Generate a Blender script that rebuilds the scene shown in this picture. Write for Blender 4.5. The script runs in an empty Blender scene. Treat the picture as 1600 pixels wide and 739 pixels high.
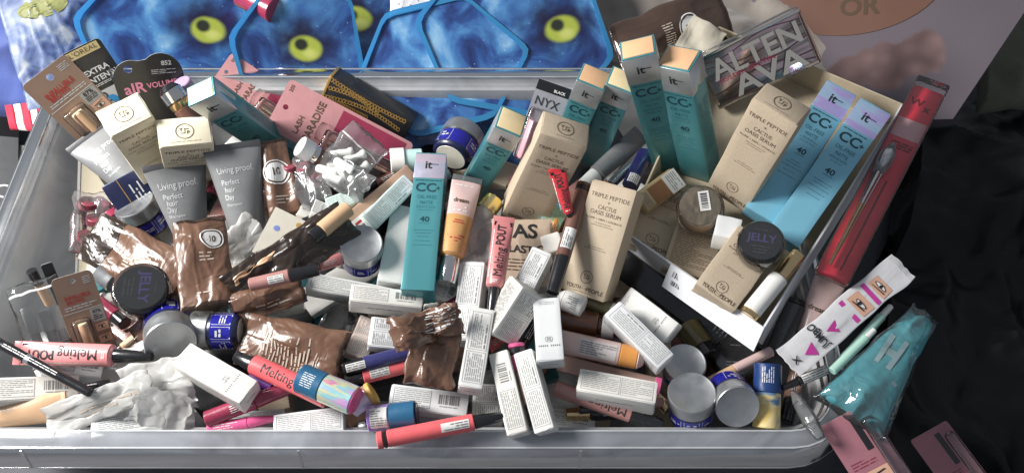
import bpy, bmesh, math, random
from mathutils import Vector, Matrix, noise

# ------------------------------------------------------------------ camera, light, exposure
S = bpy.context.scene
C = S.collection
FPX, PITCH, CAMZ = 1256.0, math.radians(58), 0.804
cam = bpy.data.cameras.new('camera'); camo = bpy.data.objects.new('camera', cam); C.objects.link(camo)
camo.location = (0, 0, CAMZ); camo.rotation_euler = (math.radians(90) - PITCH, 0, 0)
cam.sensor_width = 36; cam.lens = 36 * FPX / 1600; cam.clip_start = .01; cam.clip_end = 50
S.camera = camo
w = bpy.data.worlds.new('World'); S.world = w; w.use_nodes = True
bg = w.node_tree.nodes['Background']; bg.inputs[0].default_value = (.80, .88, 1, 1); bg.inputs[1].default_value = .29

def area(name, loc, target, size, power, col):
    l = bpy.data.lights.new(name, 'AREA'); l.shape = 'RECTANGLE'; l.size, l.size_y = size; l.energy = power; l.color = col
    o = bpy.data.objects.new(name, l); C.objects.link(o); o.location = loc
    o.rotation_euler = (Vector(target) - Vector(loc)).to_track_quat('-Z', 'Y').to_euler()
area('window_light', (-1.30, .62, .95), (-.25, .5, -.05), (.6, .55), 52, (1, .98, .95))
S.view_settings.view_transform = 'Standard'; S.view_settings.look = 'None'
S.view_settings.exposure = 0.0; S.view_settings.gamma = 1
S.render.resolution_x, S.render.resolution_y = 1024, 472

# ------------------------------------------------------------------ pixel of the photograph + height -> point of the place
CAMV = Vector((0, 0, CAMZ)); DV = Vector((0, math.cos(PITCH), -math.sin(PITCH))); UV = Vector((0, math.sin(PITCH), math.cos(PITCH)))
def ray(p): return DV + Vector((1, 0, 0)) * ((p[0] - 800) / FPX) + UV * ((369.5 - p[1]) / FPX)
def U(p, z):
    r = ray(p); return CAMV + r * ((z / 100 - CAMZ) / r.z)
def depth(P): return (P - CAMV).dot(DV)

def frame(bot, top, zb, zt=None, L=None, roll=0, far=False, down=False):
    """local Y runs bot->top, local Z out of the face that looks up; returns matrix, length, metres per pixel"""
    A = U(bot, zb)
    if zt is None:
        r = ray(top); q = CAMV - A
        a, b, c = r.dot(r), 2 * r.dot(q), q.dot(q) - L * L
        D = b * b - 4 * a * c
        t = -b / (2 * a) if D < 0 else (-b + (1 if far else -1) * math.sqrt(D)) / (2 * a)
        B = CAMV + r * t
    else: B = U(top, zt)
    Y = B - A; ln = Y.length; Y.normalize()
    Z = -UV if down else CAMV - (A + B) / 2
    Z = Z - Y * Z.dot(Y); Z.normalize()
    X = Y.cross(Z)
    m = Matrix((X, Y, Z)).transposed().to_4x4()
    if roll: m = m @ Matrix.Rotation(math.radians(roll), 4, 'Y')
    m.translation = A
    return m, ln, depth((A + B) / 2) / FPX

# ------------------------------------------------------------------ materials
MATS = {}
def mat(key, col, rough=.5, metal=0, coat=0, var=.06, vscale=60, bump=.05, bscale=400, spec=.5, trans=0, sheen=0, sss=0, crease=0, cscale=55):
    if key in MATS: return MATS[key]
    m = bpy.data.materials.new(key); m.use_nodes = True; MATS[key] = m
    nt = m.node_tree; N = nt.nodes; K = nt.links; p = N['Principled BSDF']
    tc = N.new('ShaderNodeTexCoord')
    nz = N.new('ShaderNodeTexNoise'); nz.inputs['Scale'].default_value = vscale; nz.inputs['Detail'].default_value = 5
    K.new(tc.outputs['Object'], nz.inputs['Vector'])
    mx = N.new('ShaderNodeMix'); mx.data_type = 'RGBA'
    mx.inputs[6].default_value = tuple(max(0, c * (1 - var * 2)) for c in col) + (1,)
    mx.inputs[7].default_value = tuple(min(1, c * (1 + var * 2)) for c in col) + (1,)
    K.new(nz.outputs['Fac'], mx.inputs[0]); K.new(mx.outputs[2], p.inputs['Base Color'])
    mr = N.new('ShaderNodeMapRange'); mr.inputs[1].default_value = .3; mr.inputs[2].default_value = .7
    mr.inputs[3].default_value = max(.02, rough - .08); mr.inputs[4].default_value = min(1, rough + .08)
    K.new(nz.outputs['Fac'], mr.inputs[0]); K.new(mr.outputs[0], p.inputs['Roughness'])
    p.inputs['Metallic'].default_value = metal; p.inputs['Coat Weight'].default_value = coat; p.inputs['Coat Roughness'].default_value = .08
    p.inputs['Specular IOR Level'].default_value = spec; p.inputs['Transmission Weight'].default_value = trans
    p.inputs['Sheen Weight'].default_value = sheen; p.inputs['Subsurface Weight'].default_value = sss
    p.inputs['Subsurface Radius'].default_value = (.004, .004, .004)
    if crease:
        c1 = N.new('ShaderNodeTexNoise'); c1.inputs['Scale'].default_value = cscale; c1.inputs['Detail'].default_value = 2.5; c1.inputs['Distortion'].default_value = .8
        K.new(tc.outputs['Object'], c1.inputs['Vector'])
        c2 = N.new('ShaderNodeMath'); c2.operation = 'SUBTRACT'; c2.inputs[1].default_value = .5; K.new(c1.outputs['Fac'], c2.inputs[0])
        c3 = N.new('ShaderNodeMath'); c3.operation = 'ABSOLUTE'; K.new(c2.outputs[0], c3.inputs[0])
        bp = N.new('ShaderNodeBump'); bp.inputs['Strength'].default_value = crease; bp.inputs['Distance'].default_value = .012
        K.new(c3.outputs[0], bp.inputs['Height']); K.new(bp.outputs[0], p.inputs['Normal'])
    elif bump:
        b2 = N.new('ShaderNodeTexNoise'); b2.inputs['Scale'].default_value = bscale; b2.inputs['Detail'].default_value = 4
        K.new(tc.outputs['Object'], b2.inputs['Vector'])
        bp = N.new('ShaderNodeBump'); bp.inputs['Strength'].default_value = min(1, bump * 4); bp.inputs['Distance'].default_value = .0006
        K.new(b2.outputs['Fac'], bp.inputs['Height']); K.new(bp.outputs[0], p.inputs['Normal'])
    return m

def film(key, col, clear=.8, rough=.08, ior=1.5, bump=.3, bscale=60, haze=(.8, .8, .8), through=.45, scuff=0):
    """thin clear or milky plastic: see-through, a little scattering, a glossy surface"""
    if key in MATS: return MATS[key]
    m = bpy.data.materials.new(key); m.use_nodes = True; MATS[key] = m
    nt = m.node_tree; N = nt.nodes; K = nt.links; N.remove(N['Principled BSDF']); out = N['Material Output']
    t = N.new('ShaderNodeBsdfTransparent'); t.inputs[0].default_value = (*col, 1)
    d = N.new('ShaderNodeBsdfDiffuse'); d.inputs[0].default_value = (*haze, 1)
    tl = N.new('ShaderNodeBsdfTranslucent'); tl.inputs[0].default_value = (*haze, 1)
    tc = N.new('ShaderNodeTexCoord')
    if scuff:
        sm = N.new('ShaderNodeTexNoise'); sm.inputs['Scale'].default_value = 9; sm.inputs['Detail'].default_value = 8; sm.inputs['Distortion'].default_value = 2.5; K.new(tc.outputs['Object'], sm.inputs['Vector'])
        hm = N.new('ShaderNodeMix'); hm.data_type = 'RGBA'; hm.inputs[6].default_value = tuple(c * (1 - scuff) for c in haze) + (1,); hm.inputs[7].default_value = tuple(min(1, c * (1 + scuff)) for c in haze) + (1,)
        mr = N.new('ShaderNodeMapRange'); mr.inputs[1].default_value = .35; mr.inputs[2].default_value = .65; K.new(sm.outputs['Fac'], mr.inputs[0]); K.new(mr.outputs[0], hm.inputs[0])
        K.new(hm.outputs[2], d.inputs[0]); K.new(hm.outputs[2], tl.inputs[0])
    h = N.new('ShaderNodeMixShader'); h.inputs[0].default_value = through; K.new(d.outputs[0], h.inputs[1]); K.new(tl.outputs[0], h.inputs[2])
    a = N.new('ShaderNodeMixShader'); a.inputs[0].default_value = clear; K.new(h.outputs[0], a.inputs[1]); K.new(t.outputs[0], a.inputs[2])
    g = N.new('ShaderNodeBsdfGlossy'); g.inputs['Roughness'].default_value = rough
    f = N.new('ShaderNodeFresnel'); f.inputs[0].default_value = ior
    b = N.new('ShaderNodeMixShader'); K.new(f.outputs[0], b.inputs[0]); K.new(a.outputs[0], b.inputs[1]); K.new(g.outputs[0], b.inputs[2])
    nz = N.new('ShaderNodeTexNoise'); nz.inputs['Scale'].default_value = bscale; nz.inputs['Detail'].default_value = 3
    K.new(tc.outputs['Object'], nz.inputs['Vector'])
    bp = N.new('ShaderNodeBump'); bp.inputs['Strength'].default_value = bump; bp.inputs['Distance'].default_value = .003
    K.new(nz.outputs['Fac'], bp.inputs['Height']); K.new(bp.outputs[0], g.inputs['Normal']); K.new(bp.outputs[0], f.inputs['Normal'])
    K.new(b.outputs[0], out.inputs[0])
    return m

def ramp_mat(key, stops, scale, rough=.3, metal=.0, distort=1.0, coat=0, stretch=(1, 1, 1), detail=6):
    """print or foil whose colours come from a noise run through a colour ramp"""
    if key in MATS: return MATS[key]
    m = mat(key, (1, 1, 1), rough, metal, coat, 0, bump=.03)
    nt = m.node_tree; N = nt.nodes; K = nt.links; p = N['Principled BSDF']
    tc = N.new('ShaderNodeTexCoord'); mp = N.new('ShaderNodeMapping'); mp.inputs['Scale'].default_value = stretch
    nz = N.new('ShaderNodeTexNoise'); nz.inputs['Scale'].default_value = scale; nz.inputs['Detail'].default_value = detail; nz.inputs['Distortion'].default_value = distort
    cr = N.new('ShaderNodeValToRGB')
    while len(cr.color_ramp.elements) < len(stops): cr.color_ramp.elements.new(.5)
    for e, (pos, c) in zip(cr.color_ramp.elements, stops): e.position = pos; e.color = (*c, 1)
    K.new(tc.outputs['Object'], mp.inputs[0]); K.new(mp.outputs[0], nz.inputs['Vector']); K.new(nz.outputs['Fac'], cr.inputs[0])
    for l in list(p.inputs['Base Color'].links): K.remove(l)
    K.new(cr.outputs[0], p.inputs['Base Color'])
    return m

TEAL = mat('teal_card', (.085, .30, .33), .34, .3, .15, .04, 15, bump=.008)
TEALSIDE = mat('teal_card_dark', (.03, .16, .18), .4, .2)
TEALSHEEN = mat('teal_card_blue_sheen', (.20, .48, .62), .33, .15, .2, .04, 15, bump=.008)  # teal card with a light-blue reflection put into its colour
FOIL = mat('silver_foil', (.60, .63, .64), .34, .7, 0, .08, 25, bump=.008)
HOLO = ramp_mat('holographic_foil', [(.3, (.45, .55, .9)), (.45, (.55, .75, .95)), (.55, (.65, .5, .95)), (.65, (.5, .9, .85))], 14, .28, .6)
HOLOP = ramp_mat('holographic_pink_foil', [(.3, (.5, .53, .6)), (.45, (.75, .6, .7)), (.6, (.55, .6, .75)), (.7, (.75, .65, .6))], 14, .3, .55)
RAINBOW = ramp_mat('rainbow_foil', [(.3, (.9, .3, .6)), (.42, (.9, .9, .5)), (.5, (.35, .8, .9)), (.58, (.9, .5, .8)), (.7, (.6, .5, .95))], 30, .22, .5, stretch=(3, .4, 3))
ORANGE = mat('peach_flap', (.78, .47, .26), .5)
YELLOWF = mat('cream_flap', (.85, .68, .40), .5)
KRAFT = mat('kraft_card', (.50, .405, .295), .75, var=.05, vscale=300, bump=.08)
KRAFTD = mat('kraft_inside', (.50, .42, .30), .85, var=.07, vscale=90)
CREAM = mat('cream_card', (.80, .72, .54), .7, var=.04)
WHITEC = mat('white_card', (.76, .75, .72), .55, var=.03, vscale=120)
WHITES = [WHITEC, mat('warm_white_card', (.74, .72, .67), .5, var=.05, vscale=30), mat('cool_white_card', (.72, .73, .73), .6, var=.05, vscale=25)]
WHITEP = mat('white_plastic', (.80, .79, .75), .35, var=.02, sss=.1)
PAPER = mat('white_paper', (.74, .75, .78), .75, var=.03)
INK = mat('black_ink', (.02, .02, .022), .55, var=0, bump=0)
GREYINK = mat('grey_ink', (.20, .20, .20), .6, var=0, bump=0)
PALEINK = mat('pale_grey_ink', (.36, .36, .35), .6, var=0, bump=0)
BROWNINK = mat('brown_ink', (.09, .055, .03), .6, var=0, bump=0)
TEALINK = mat('dark_teal_ink', (.01, .05, .07), .5, var=0, bump=0)
TEALINK2 = mat('soft_teal_ink', (.02, .14, .17), .5, var=0, bump=0)
WHITEINK = mat('white_ink', (.80, .80, .78), .5, var=0, bump=0)
SILVERINK = mat('silver_ink', (.62, .63, .63), .4, .2, var=0, bump=0)
REDINK = mat('red_ink', (.42, .03, .025), .5, var=0, bump=0)
PINKINK = mat('pink_ink', (.85, .30, .42), .5, var=0, bump=0)
PURPLEINK = mat('violet_ink', (.50, .36, .95), .45, var=0, bump=0)
GOLDINK = mat('gold_ink', (.62, .38, .12), .3, .6, var=.15, vscale=200)
GREY = mat('grey_tube', (.20, .203, .207), .42, 0, 0, spec=.4)
GREYD = mat('dark_grey_crimp', (.12, .12, .125), .4, .2)
BROWN = mat('brown_film', (.15, .080, .052), .30, 0, .18, .12, 40, crease=.5, cscale=27)
BROWND = mat('dark_brown_film', (.03, .02, .015), .25, .05, .3, .1, 40, crease=.5, cscale=27)
BROWNP = mat('brown_plastic', (.16, .075, .055), .3, coat=.3)
BLACKP = mat('black_plastic', (.012, .012, .014), .22, coat=.5, bump=.01)
BLACKC = mat('black_card', (.018, .018, .02), .35, coat=.2)
SILVER = mat('brushed_lid', (.42, .43, .44), .34, .8, 0, .12, 70, bump=.01)
CHROME = mat('chrome', (.75, .74, .72), .1, 1, bump=0)
BLUEL = mat('blue_label', (.02, .02, .33), .25, .25, .4)
NAVY = mat('navy', (.012, .016, .055), .3, coat=.4)
NAVYP = mat('dusk_blue_plastic', (.035, .035, .14), .3, coat=.3)
PINK = mat('pink_tube', (.80, .30, .30), .3, coat=.3)
CORAL = mat('coral_tube', (.80, .14, .15), .3, coat=.3)
RED = mat('red_card', (.78, .025, .06), .35, coat=.3)
MAUVE = mat('mauve_tube', (.40, .20, .18), .28, coat=.4)
BERRY = mat('berry_tube', (.28, .03, .07), .22, coat=.5)
HOTPINK = mat('hot_pink', (.75, .12, .30), .3, coat=.3)
ROSE = mat('rose_card', (.48, .23, .235), .4, coat=.3)
TAUPE = mat('taupe_card', (.29, .19, .135), .4, coat=.3)
TAN = mat('tan', (.62, .40, .24), .4, coat=.1)
SKIN = mat('skin_print', (.68, .40, .28), .5)
AMBER = mat('amber_liquid', (.70, .30, .07), .3, coat=.4)
BLUSH = mat('pale_pink_plastic', (.66, .47, .44), .3, coat=.3)
GOLD = mat('gold_metal', (.72, .52, .28), .22, .95, bump=.01)
OLIVE = mat('olive_glass', (.12, .10, .045), .15, coat=.6)
AMBERGLASS = mat('brown_glass', (.10, .035, .015), .12, coat=.7)
PETROL = mat('petrol_blue_plastic', (.02, .11, .22), .35, coat=.3)
AQUA = mat('teal_fabric', (.05, .24, .28), .55, var=.15, vscale=90, crease=.5, cscale=25)
MINT = mat('mint_plastic', (.42, .66, .56), .4)
GLITTER = mat('red_glitter', (.30, .06, .09), .5, .2, .2, .4, 400)
BONE = mat('bone_disc', (.82, .78, .66), .35, .2)
CLEAR = film('clear_plastic', (.98, .98, .98), .97, .05)
CLEARH = film('hazy_plastic', (.94, .95, .96), .80, .12)
TISSUE = film('thin_white_film', (.95, .95, .93), .22, .3, through=.4, haze=(.88, .87, .84), bump=.6, bscale=120)
BLUECASE = film('blue_clear_plastic', (.25, .60, .95), .35, .08, haze=(.10, .50, .92), bump=.05)
BINP = film('milky_bin_plastic', (.90, .91, .92), .30, .22, through=.5, scuff=.12, haze=(.86, .87, .88), bump=.12, bscale=25, ior=1.45)
BINR = film('milky_bin_rim', (.92, .94, .96), .62, .14, through=.45, scuff=.2, haze=(.72, .74, .78), bump=.12, bscale=25, ior=1.45)

# ------------------------------------------------------------------ meshes
def mesh(vs, fs, smooth=None):
    me = bpy.data.meshes.new('m'); me.from_pydata([tuple(v) for v in vs], [], fs)
    if smooth is not None:
        me.polygons.foreach_set('use_smooth', [True] * len(me.polygons)); me.set_sharp_from_angle(angle=math.radians(smooth))
    me.update(); return me
def part(name, me, m, parent=None, mtx=None):
    me.name = name; me.materials.clear(); me.materials.append(m)
    o = bpy.data.objects.new(name, me); C.objects.link(o)
    if parent: o.parent = parent
    if mtx is not None: o.matrix_local = mtx
    return o
def thing(name, label, cat, mtx, group=None):
    o = bpy.data.objects.new(name, None); C.objects.link(o); o.empty_display_size = .01
    o.matrix_world = mtx; o['label'] = label; o['category'] = cat
    if group: o['group'] = group
    return o
def tag(o, label, cat, group=None):
    o['label'] = label; o['category'] = cat
    if group: o['group'] = group
    return o
def box(x0, x1, y0, y1, z0, z1, b=.0006, seg=2):
    bm = bmesh.new()
    v = [bm.verts.new((x, y, z)) for z in (z0, z1) for y in (y0, y1) for x in (x0, x1)]
    for f in ((0, 2, 3, 1), (4, 5, 7, 6), (0, 1, 5, 4), (2, 6, 7, 3), (0, 4, 6, 2), (1, 3, 7, 5)): bm.faces.new([v[i] for i in f])
    if b: bmesh.ops.bevel(bm, geom=bm.edges[:], offset=b, segments=seg, affect='EDGES', profile=.5)
    me = bpy.data.meshes.new('m'); bm.to_mesh(me); bm.free()
    me.polygons.foreach_set('use_smooth', [True] * len(me.polygons)); me.set_sharp_from_angle(angle=math.radians(50))
    return me
def wornbox(w, L, d, seed, b=.0009, dent=.0007):
    """a carton: bevelled, with slightly bowed panels and knocked corners"""
    bm = bmesh.new(); bmesh.ops.create_cube(bm, size=1)
    bmesh.ops.subdivide_edges(bm, edges=bm.edges[:], cuts=4, use_grid_fill=True)
    for v in bm.verts:
        x, y, z = v.co * 2
        bow = .012 * w
        nx = x * w / 2 + (bow * (1 - y * y) * (1 - z * z) * x if abs(x) > .99 else 0)
        nz = z * d / 2 + (bow * .6 * (1 - y * y) * (1 - x * x) * z if abs(z) > .99 and z < 0 else 0)
        k = noise.noise_vector(Vector((x * 1.7 + seed * 3.1, y * 1.7, z * 1.7))) * dent
        if z > .99: k.z = 0
        v.co = (nx + k.x, (y + 1) * L / 2 + k.y, nz - d / 2 + k.z)
    ed = [e for e in bm.edges if e.calc_face_angle(0) > 1.0]
    bmesh.ops.bevel(bm, geom=ed, offset=b, segments=2, affect='EDGES', profile=.5)
    me = bpy.data.meshes.new('m'); bm.to_mesh(me); bm.free()
    me.polygons.foreach_set('use_smooth', [True] * len(me.polygons)); me.set_sharp_from_angle(angle=math.radians(40))
    return me
def lathe(prof, n=36, cap=True):
    vs, fs = [], []
    for y, r in prof:
        for i in range(n):
            a = 2 * math.pi * i / n; vs.append((r * math.sin(a), y, r * math.cos(a)))
    for k in range(len(prof) - 1):
        for i in range(n):
            j = (i + 1) % n; fs.append((k * n + i, k * n + j, (k + 1) * n + j, (k + 1) * n + i))
    if cap:
        fs.append(tuple(range(n - 1, -1, -1))); fs.append(tuple(range((len(prof) - 1) * n, len(prof) * n)))
    return mesh(vs, fs, 40)
def loft(secs, n=32):
    """secs: (y, half width, half thickness, squareness); seamless skin along Y"""
    vs, fs = [], []
    for y, a, b, e in secs:
        for i in range(n):
            t = 2 * math.pi * i / n; s, c = math.sin(t), math.cos(t)
            vs.append((a * math.copysign(abs(s) ** e, s), y, b * math.copysign(abs(c) ** e, c)))
    for k in range(len(secs) - 1):
        for i in range(n):
            j = (i + 1) % n; fs.append((k * n + i, k * n + j, (k + 1) * n + j, (k + 1) * n + i))
    fs.append(tuple(range(n - 1, -1, -1))); fs.append(tuple(range((len(secs) - 1) * n, len(secs) * n)))
    return mesh(vs, fs, 45)
def plate(outline, holes=(), th=.0006, z=0):
    """flat piece with an outline, holes and a thickness (filled curve)"""
    cu = bpy.data.curves.new('c', 'CURVE'); cu.dimensions = '2D'; cu.fill_mode = 'BOTH'; cu.extrude = th / 2
    for pts in (outline, *holes):
        s = cu.splines.new('POLY'); s.points.add(len(pts) - 1); s.use_cyclic_u = True
        for p, q in zip(s.points, pts): p.co = (q[0], q[1], 0, 1)
    o = bpy.data.objects.new('c', cu); me = bpy.data.meshes.new_from_object(o)
    bpy.data.objects.remove(o); bpy.data.curves.remove(cu)
    for v in me.vertices: v.co.z += z
    return me
def circle(cx, cy, rx, ry=None, n=28): return [(cx + rx * math.cos(2 * math.pi * i / n), cy + (ry or rx) * math.sin(2 * math.pi * i / n)) for i in range(n)]
def rrect(x0, x1, y0, y1, r, n=5):
    o = []
    for cx, cy, a0 in ((x1 - r, y1 - r, 0), (x0 + r, y1 - r, 90), (x0 + r, y0 + r, 180), (x1 - r, y0 + r, 270)):
        for i in range(n + 1):
            a = math.radians(a0 + 90 * i / n); o.append((cx + r * math.cos(a), cy + r * math.sin(a)))
    return o

# print: flat marks laid on a surface by a map (x, y) -> point
FLAT = lambda x, y: (x, y, .00025)
def curved(R, e=.0003): return lambda x, y: (R * math.sin(max(-1.5, min(1.5, x / R))) * (1 + e / R), y, (R + e) * math.cos(max(-1.5, min(1.5, x / R))))
TX = {}
def glyphs(s, bold, fine=False):
    if (s, bold, fine) not in TX:
        cu = bpy.data.curves.new('t', 'FONT'); cu.body = s; cu.size = 1; cu.align_x = 'CENTER'; cu.align_y = 'CENTER'; cu.resolution_u = 3
        cu.offset = .022 if bold else 0
        o = bpy.data.objects.new('t', cu); me = bpy.data.meshes.new_from_object(o)
        if fine:
            bm = bmesh.new(); bm.from_mesh(me); bmesh.ops.triangulate(bm, faces=bm.faces[:])
            for _ in range(4):
                ed = [e for e in bm.edges if e.calc_length() > .16]
                if not ed: break
                bmesh.ops.subdivide_edges(bm, edges=ed, cuts=1); bmesh.ops.triangulate(bm, faces=bm.faces[:])
            bm.to_mesh(me); bm.free()
        TX[(s, bold, fine)] = ([v.co.copy() for v in me.vertices], [tuple(p.vertices) for p in me.polygons])
        bpy.data.objects.remove(o); bpy.data.curves.remove(cu); bpy.data.meshes.remove(me)
    return TX[(s, bold, fine)]
class Ink:
    def __init__(self, f=FLAT): self.v, self.f, self.map = [], [], f
    def poly(self, pts): n = len(self.v); self.v += [self.map(*p) for p in pts]; self.f.append(tuple(range(n, n + len(pts)))); return self
    def rect(self, x0, x1, y0, y1): return self.poly([(x0, y0), (x1, y0), (x1, y1), (x0, y1)])
    def text(self, s, x, y, size, bold=False, sx=1, rot=0, w=None):
        vs, fs = glyphs(s, bold, abs(self.map(x + size * .3, y)[2] - self.map(x, y)[2]) + abs(self.map(x - size * .3, y)[2] - self.map(x, y)[2]) > 1e-6); n = len(self.v)
        if w:
            ww = max(v.x for v in vs) - min(v.x for v in vs); sx = w / (ww * size)
        c, q = math.cos(math.radians(rot)), math.sin(math.radians(rot))
        for v in vs:
            a, b = v.x * size * sx, v.y * size; self.v.append(self.map(x + a * c - b * q, y + a * q + b * c))
        self.f += [tuple(i + n for i in f) for f in fs]; return self
    def ring(self, x, y, r, t, ry=None, n=24):
        ry = ry or r
        for i in range(n):
            a, b = 2 * math.pi * i / n, 2 * math.pi * (i + 1) / n
            self.poly([(x + r * math.cos(a), y + ry * math.sin(a)), (x + r * math.cos(b), y + ry * math.sin(b)), (x + (r - t) * math.cos(b), y + (ry - t) * math.sin(b)), (x + (r - t) * math.cos(a), y + (ry - t) * math.sin(a))])
        return self
    def disc(self, x, y, r, ry=None, n=20): return self.poly(circle(x, y, r, ry, n))
    def lines(self, x0, x1, y0, y1, pitch, rng, vert=False, fill=.45, centre=False):
        """unreadably fine print: rows of dashes"""
        a0, a1, b0, b1 = (y0, y1, x0, x1) if vert else (x0, x1, y0, y1)
        b = b1 - pitch * .5
        while b > b0:
            ln = (a1 - a0) * (rng.uniform(.45, 1) if rng.random() < .3 else 1)
            a = (a0 + a1 - ln) / 2 if centre else a0
            e = a + ln
            while a < e:
                k = min(e - a, pitch * rng.uniform(1.2, 4))
                h = pitch * fill / 2
                self.rect(*((b - h, b + h, a, a + k) if vert else (a, a + k, b - h, b + h))); a += k + pitch * .45
            b -= pitch
        return self
    def barcode(self, x0, x1, y0, y1, rng, vert=False):
        a, e = (y0, y1) if vert else (x0, x1)
        while a < e:
            k = rng.choice((.0005, .0008, .0012, .0016)); self.rect(*((x0, x1, a, a + k) if vert else (a, a + k, y0, y1))); a += k + rng.choice((.0005, .0008, .0013))
        return self
    def put(self, name, m, parent): return part(name, mesh(self.v, self.f), m, parent) if self.f else None

RNG = random.Random(5)
SEED = [0]
def seed(): SEED[0] += 1; return SEED[0]

# ------------------------------------------------------------------ the setting and the bin
def cloth(name, quad, zs, m, amp, freq, sd, n=60, th=.004, fine=0, rise=0, aniso=1.0):
    P = [q if isinstance(q, Vector) else U(q, z) for q, z in zip(quad, zs)]          # near left, near right, far right, far left
    vs, fs = [], []
    for j in range(n + 1):
        for i in range(n + 1):
            u, v = i / n, j / n
            p = (P[0] * (1 - u) + P[1] * u) * (1 - v) + (P[3] * (1 - u) + P[2] * u) * v
            q = Vector((p.x * freq, p.y * freq * aniso, sd))
            h = amp * noise.fractal(q, 1, 2, 4) + amp * .8 * (1 - abs(noise.noise(q * 1.3 + Vector((3, 7, 1))))) ** 3
            if fine: h += fine * noise.noise(q * 6)
            edge = min(u, 1 - u, v, 1 - v)
            p = p + Vector((noise.noise(q + Vector((9, 0, 0))) * amp * .8, noise.noise(q + Vector((0, 9, 0))) * amp * .8, h + rise * math.sin(math.pi * u) * math.sin(math.pi * v) - (amp * 1.5 if edge < .02 else 0)))
            vs.append(p)
    k = len(vs); vs += [v - Vector((0, 0, th)) for v in vs]
    W = n + 1
    for j in range(n):
        for i in range(n):
            a = j * W + i; fs.append((a, a + 1, a + W + 1, a + W)); fs.append((k + a, k + a + W, k + a + W + 1, k + a + 1))
    for i in range(n):
        for a, b in ((i, i + 1), (n * W + i + 1, n * W + i), ((i + 1) * W, i * W), (i * W + n, (i + 1) * W + n)): fs.append((b, a, k + a, k + b))
    return part(name, mesh(vs, fs, 80), m)

FABG = mat('grey_blanket', (.085, .085, .095), .9, var=.25, vscale=14, bump=.2, bscale=300, sheen=.3)
g = cloth('blanket', [Vector((-2.6, -1.6, -.178)), Vector((2.6, -1.6, -.178)), Vector((2.6, 3.2, -.178)), Vector((-2.6, 3.2, -.178))], [0] * 4, FABG, .012, 5, 1.5, n=260, aniso=.5); g['kind'] = 'structure'

XL = (U((28, 250), 0).x + U((0, 365), 0).x) / 2 + .012
XR = U((1312, 672), 0).x
YN, YF = U((600, 671), 0).y, U((600, 122), 0).y
def rloop(off, z, r=.05, n=7):
    return [Vector((x, y, z)) for x, y in rrect(XL - off, XR + off, YN - off, YF + off, max(.012, r + off), n)]
def skin(loops):
    vs, fs = [], []
    n = len(loops[0])
    for l in loops: vs += l
    for k in range(len(loops) - 1):
        for i in range(n):
            j = (i + 1) % n; fs.append((k * n + i, k * n + j, (k + 1) * n + j, (k + 1) * n + i))
    return vs, fs, n
bn = thing('storage_bin', 'large milky clear plastic storage bin heaped with cosmetics', 'bin', Matrix.Translation(((XL + XR) / 2, (YN + YF) / 2, -.172)))
inv = Matrix.Translation((-(XL + XR) / 2, -(YN + YF) / 2, .172))
vs, fs, n = skin([rloop(0, -.0025), rloop(-.002, -.012), rloop(-.008, -.016), rloop(-.012, -.08), rloop(-.020, -.155), rloop(-.03, -.168), rloop(-.033, -.1715), rloop(-.022, -.1705), rloop(-.0165, -.155), rloop(-.0085, -.08), rloop(-.0045, -.014), rloop(.0025, -.004)])
fs.append(tuple(range(5 * n, 6 * n)))
o = part('tub', mesh(vs, fs, 50), BINP, bn, inv)
vs, fs, n = skin([rloop(.0, -.002), rloop(.001, .0008), rloop(.003, .0012), rloop(.0165, -.001), rloop(.0195, -.003), rloop(.030, -.031), rloop(.0285, -.032), rloop(.0185, -.006), rloop(.0155, -.0035), rloop(.0, -.002)])
part('rim', mesh(vs, fs, 50), BINR, bn, inv)
RIMGLINT = film('bin_edge_highlight', (.95, .96, .97), .25, .12, haze=(.86, .88, .90), through=.5, bump=.05, scuff=.12)  # pale beads added to draw bright highlight lines along the rim
for o0, z0, nm in ((.0182, -.0022, 'outer_highlight'), (.0015, .0006, 'inner_highlight'), (.0292, -.0316, 'lower_highlight')):
    h = .0014
    vs, fs, n = skin([rloop(o0 - h, z0), rloop(o0 - h * .6, z0 + h * .9), rloop(o0 + h * .6, z0 + h * .9), rloop(o0 + h, z0), rloop(o0, z0 - h), rloop(o0 - h, z0)])
    part(nm, mesh(vs, fs, 60), RIMGLINT, bn, inv)
for px in (30, 465, 908):
    p = U((px, 700), 0)
    q = [(YN - .0195, -.0036), (YN - .0212, -.0034), (YN - .0312, -.0305), (YN - .0296, -.0312)]
    vs = [Vector((p.x + dx, y, z)) for dx in (-.0013, .0013) for y, z in q]
    part('rib', mesh(vs, [(0, 1, 2, 3), (7, 6, 5, 4), (0, 4, 5, 1), (1, 5, 6, 2), (2, 6, 7, 3), (3, 7, 4, 0)]), BINR, bn, inv)

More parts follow.
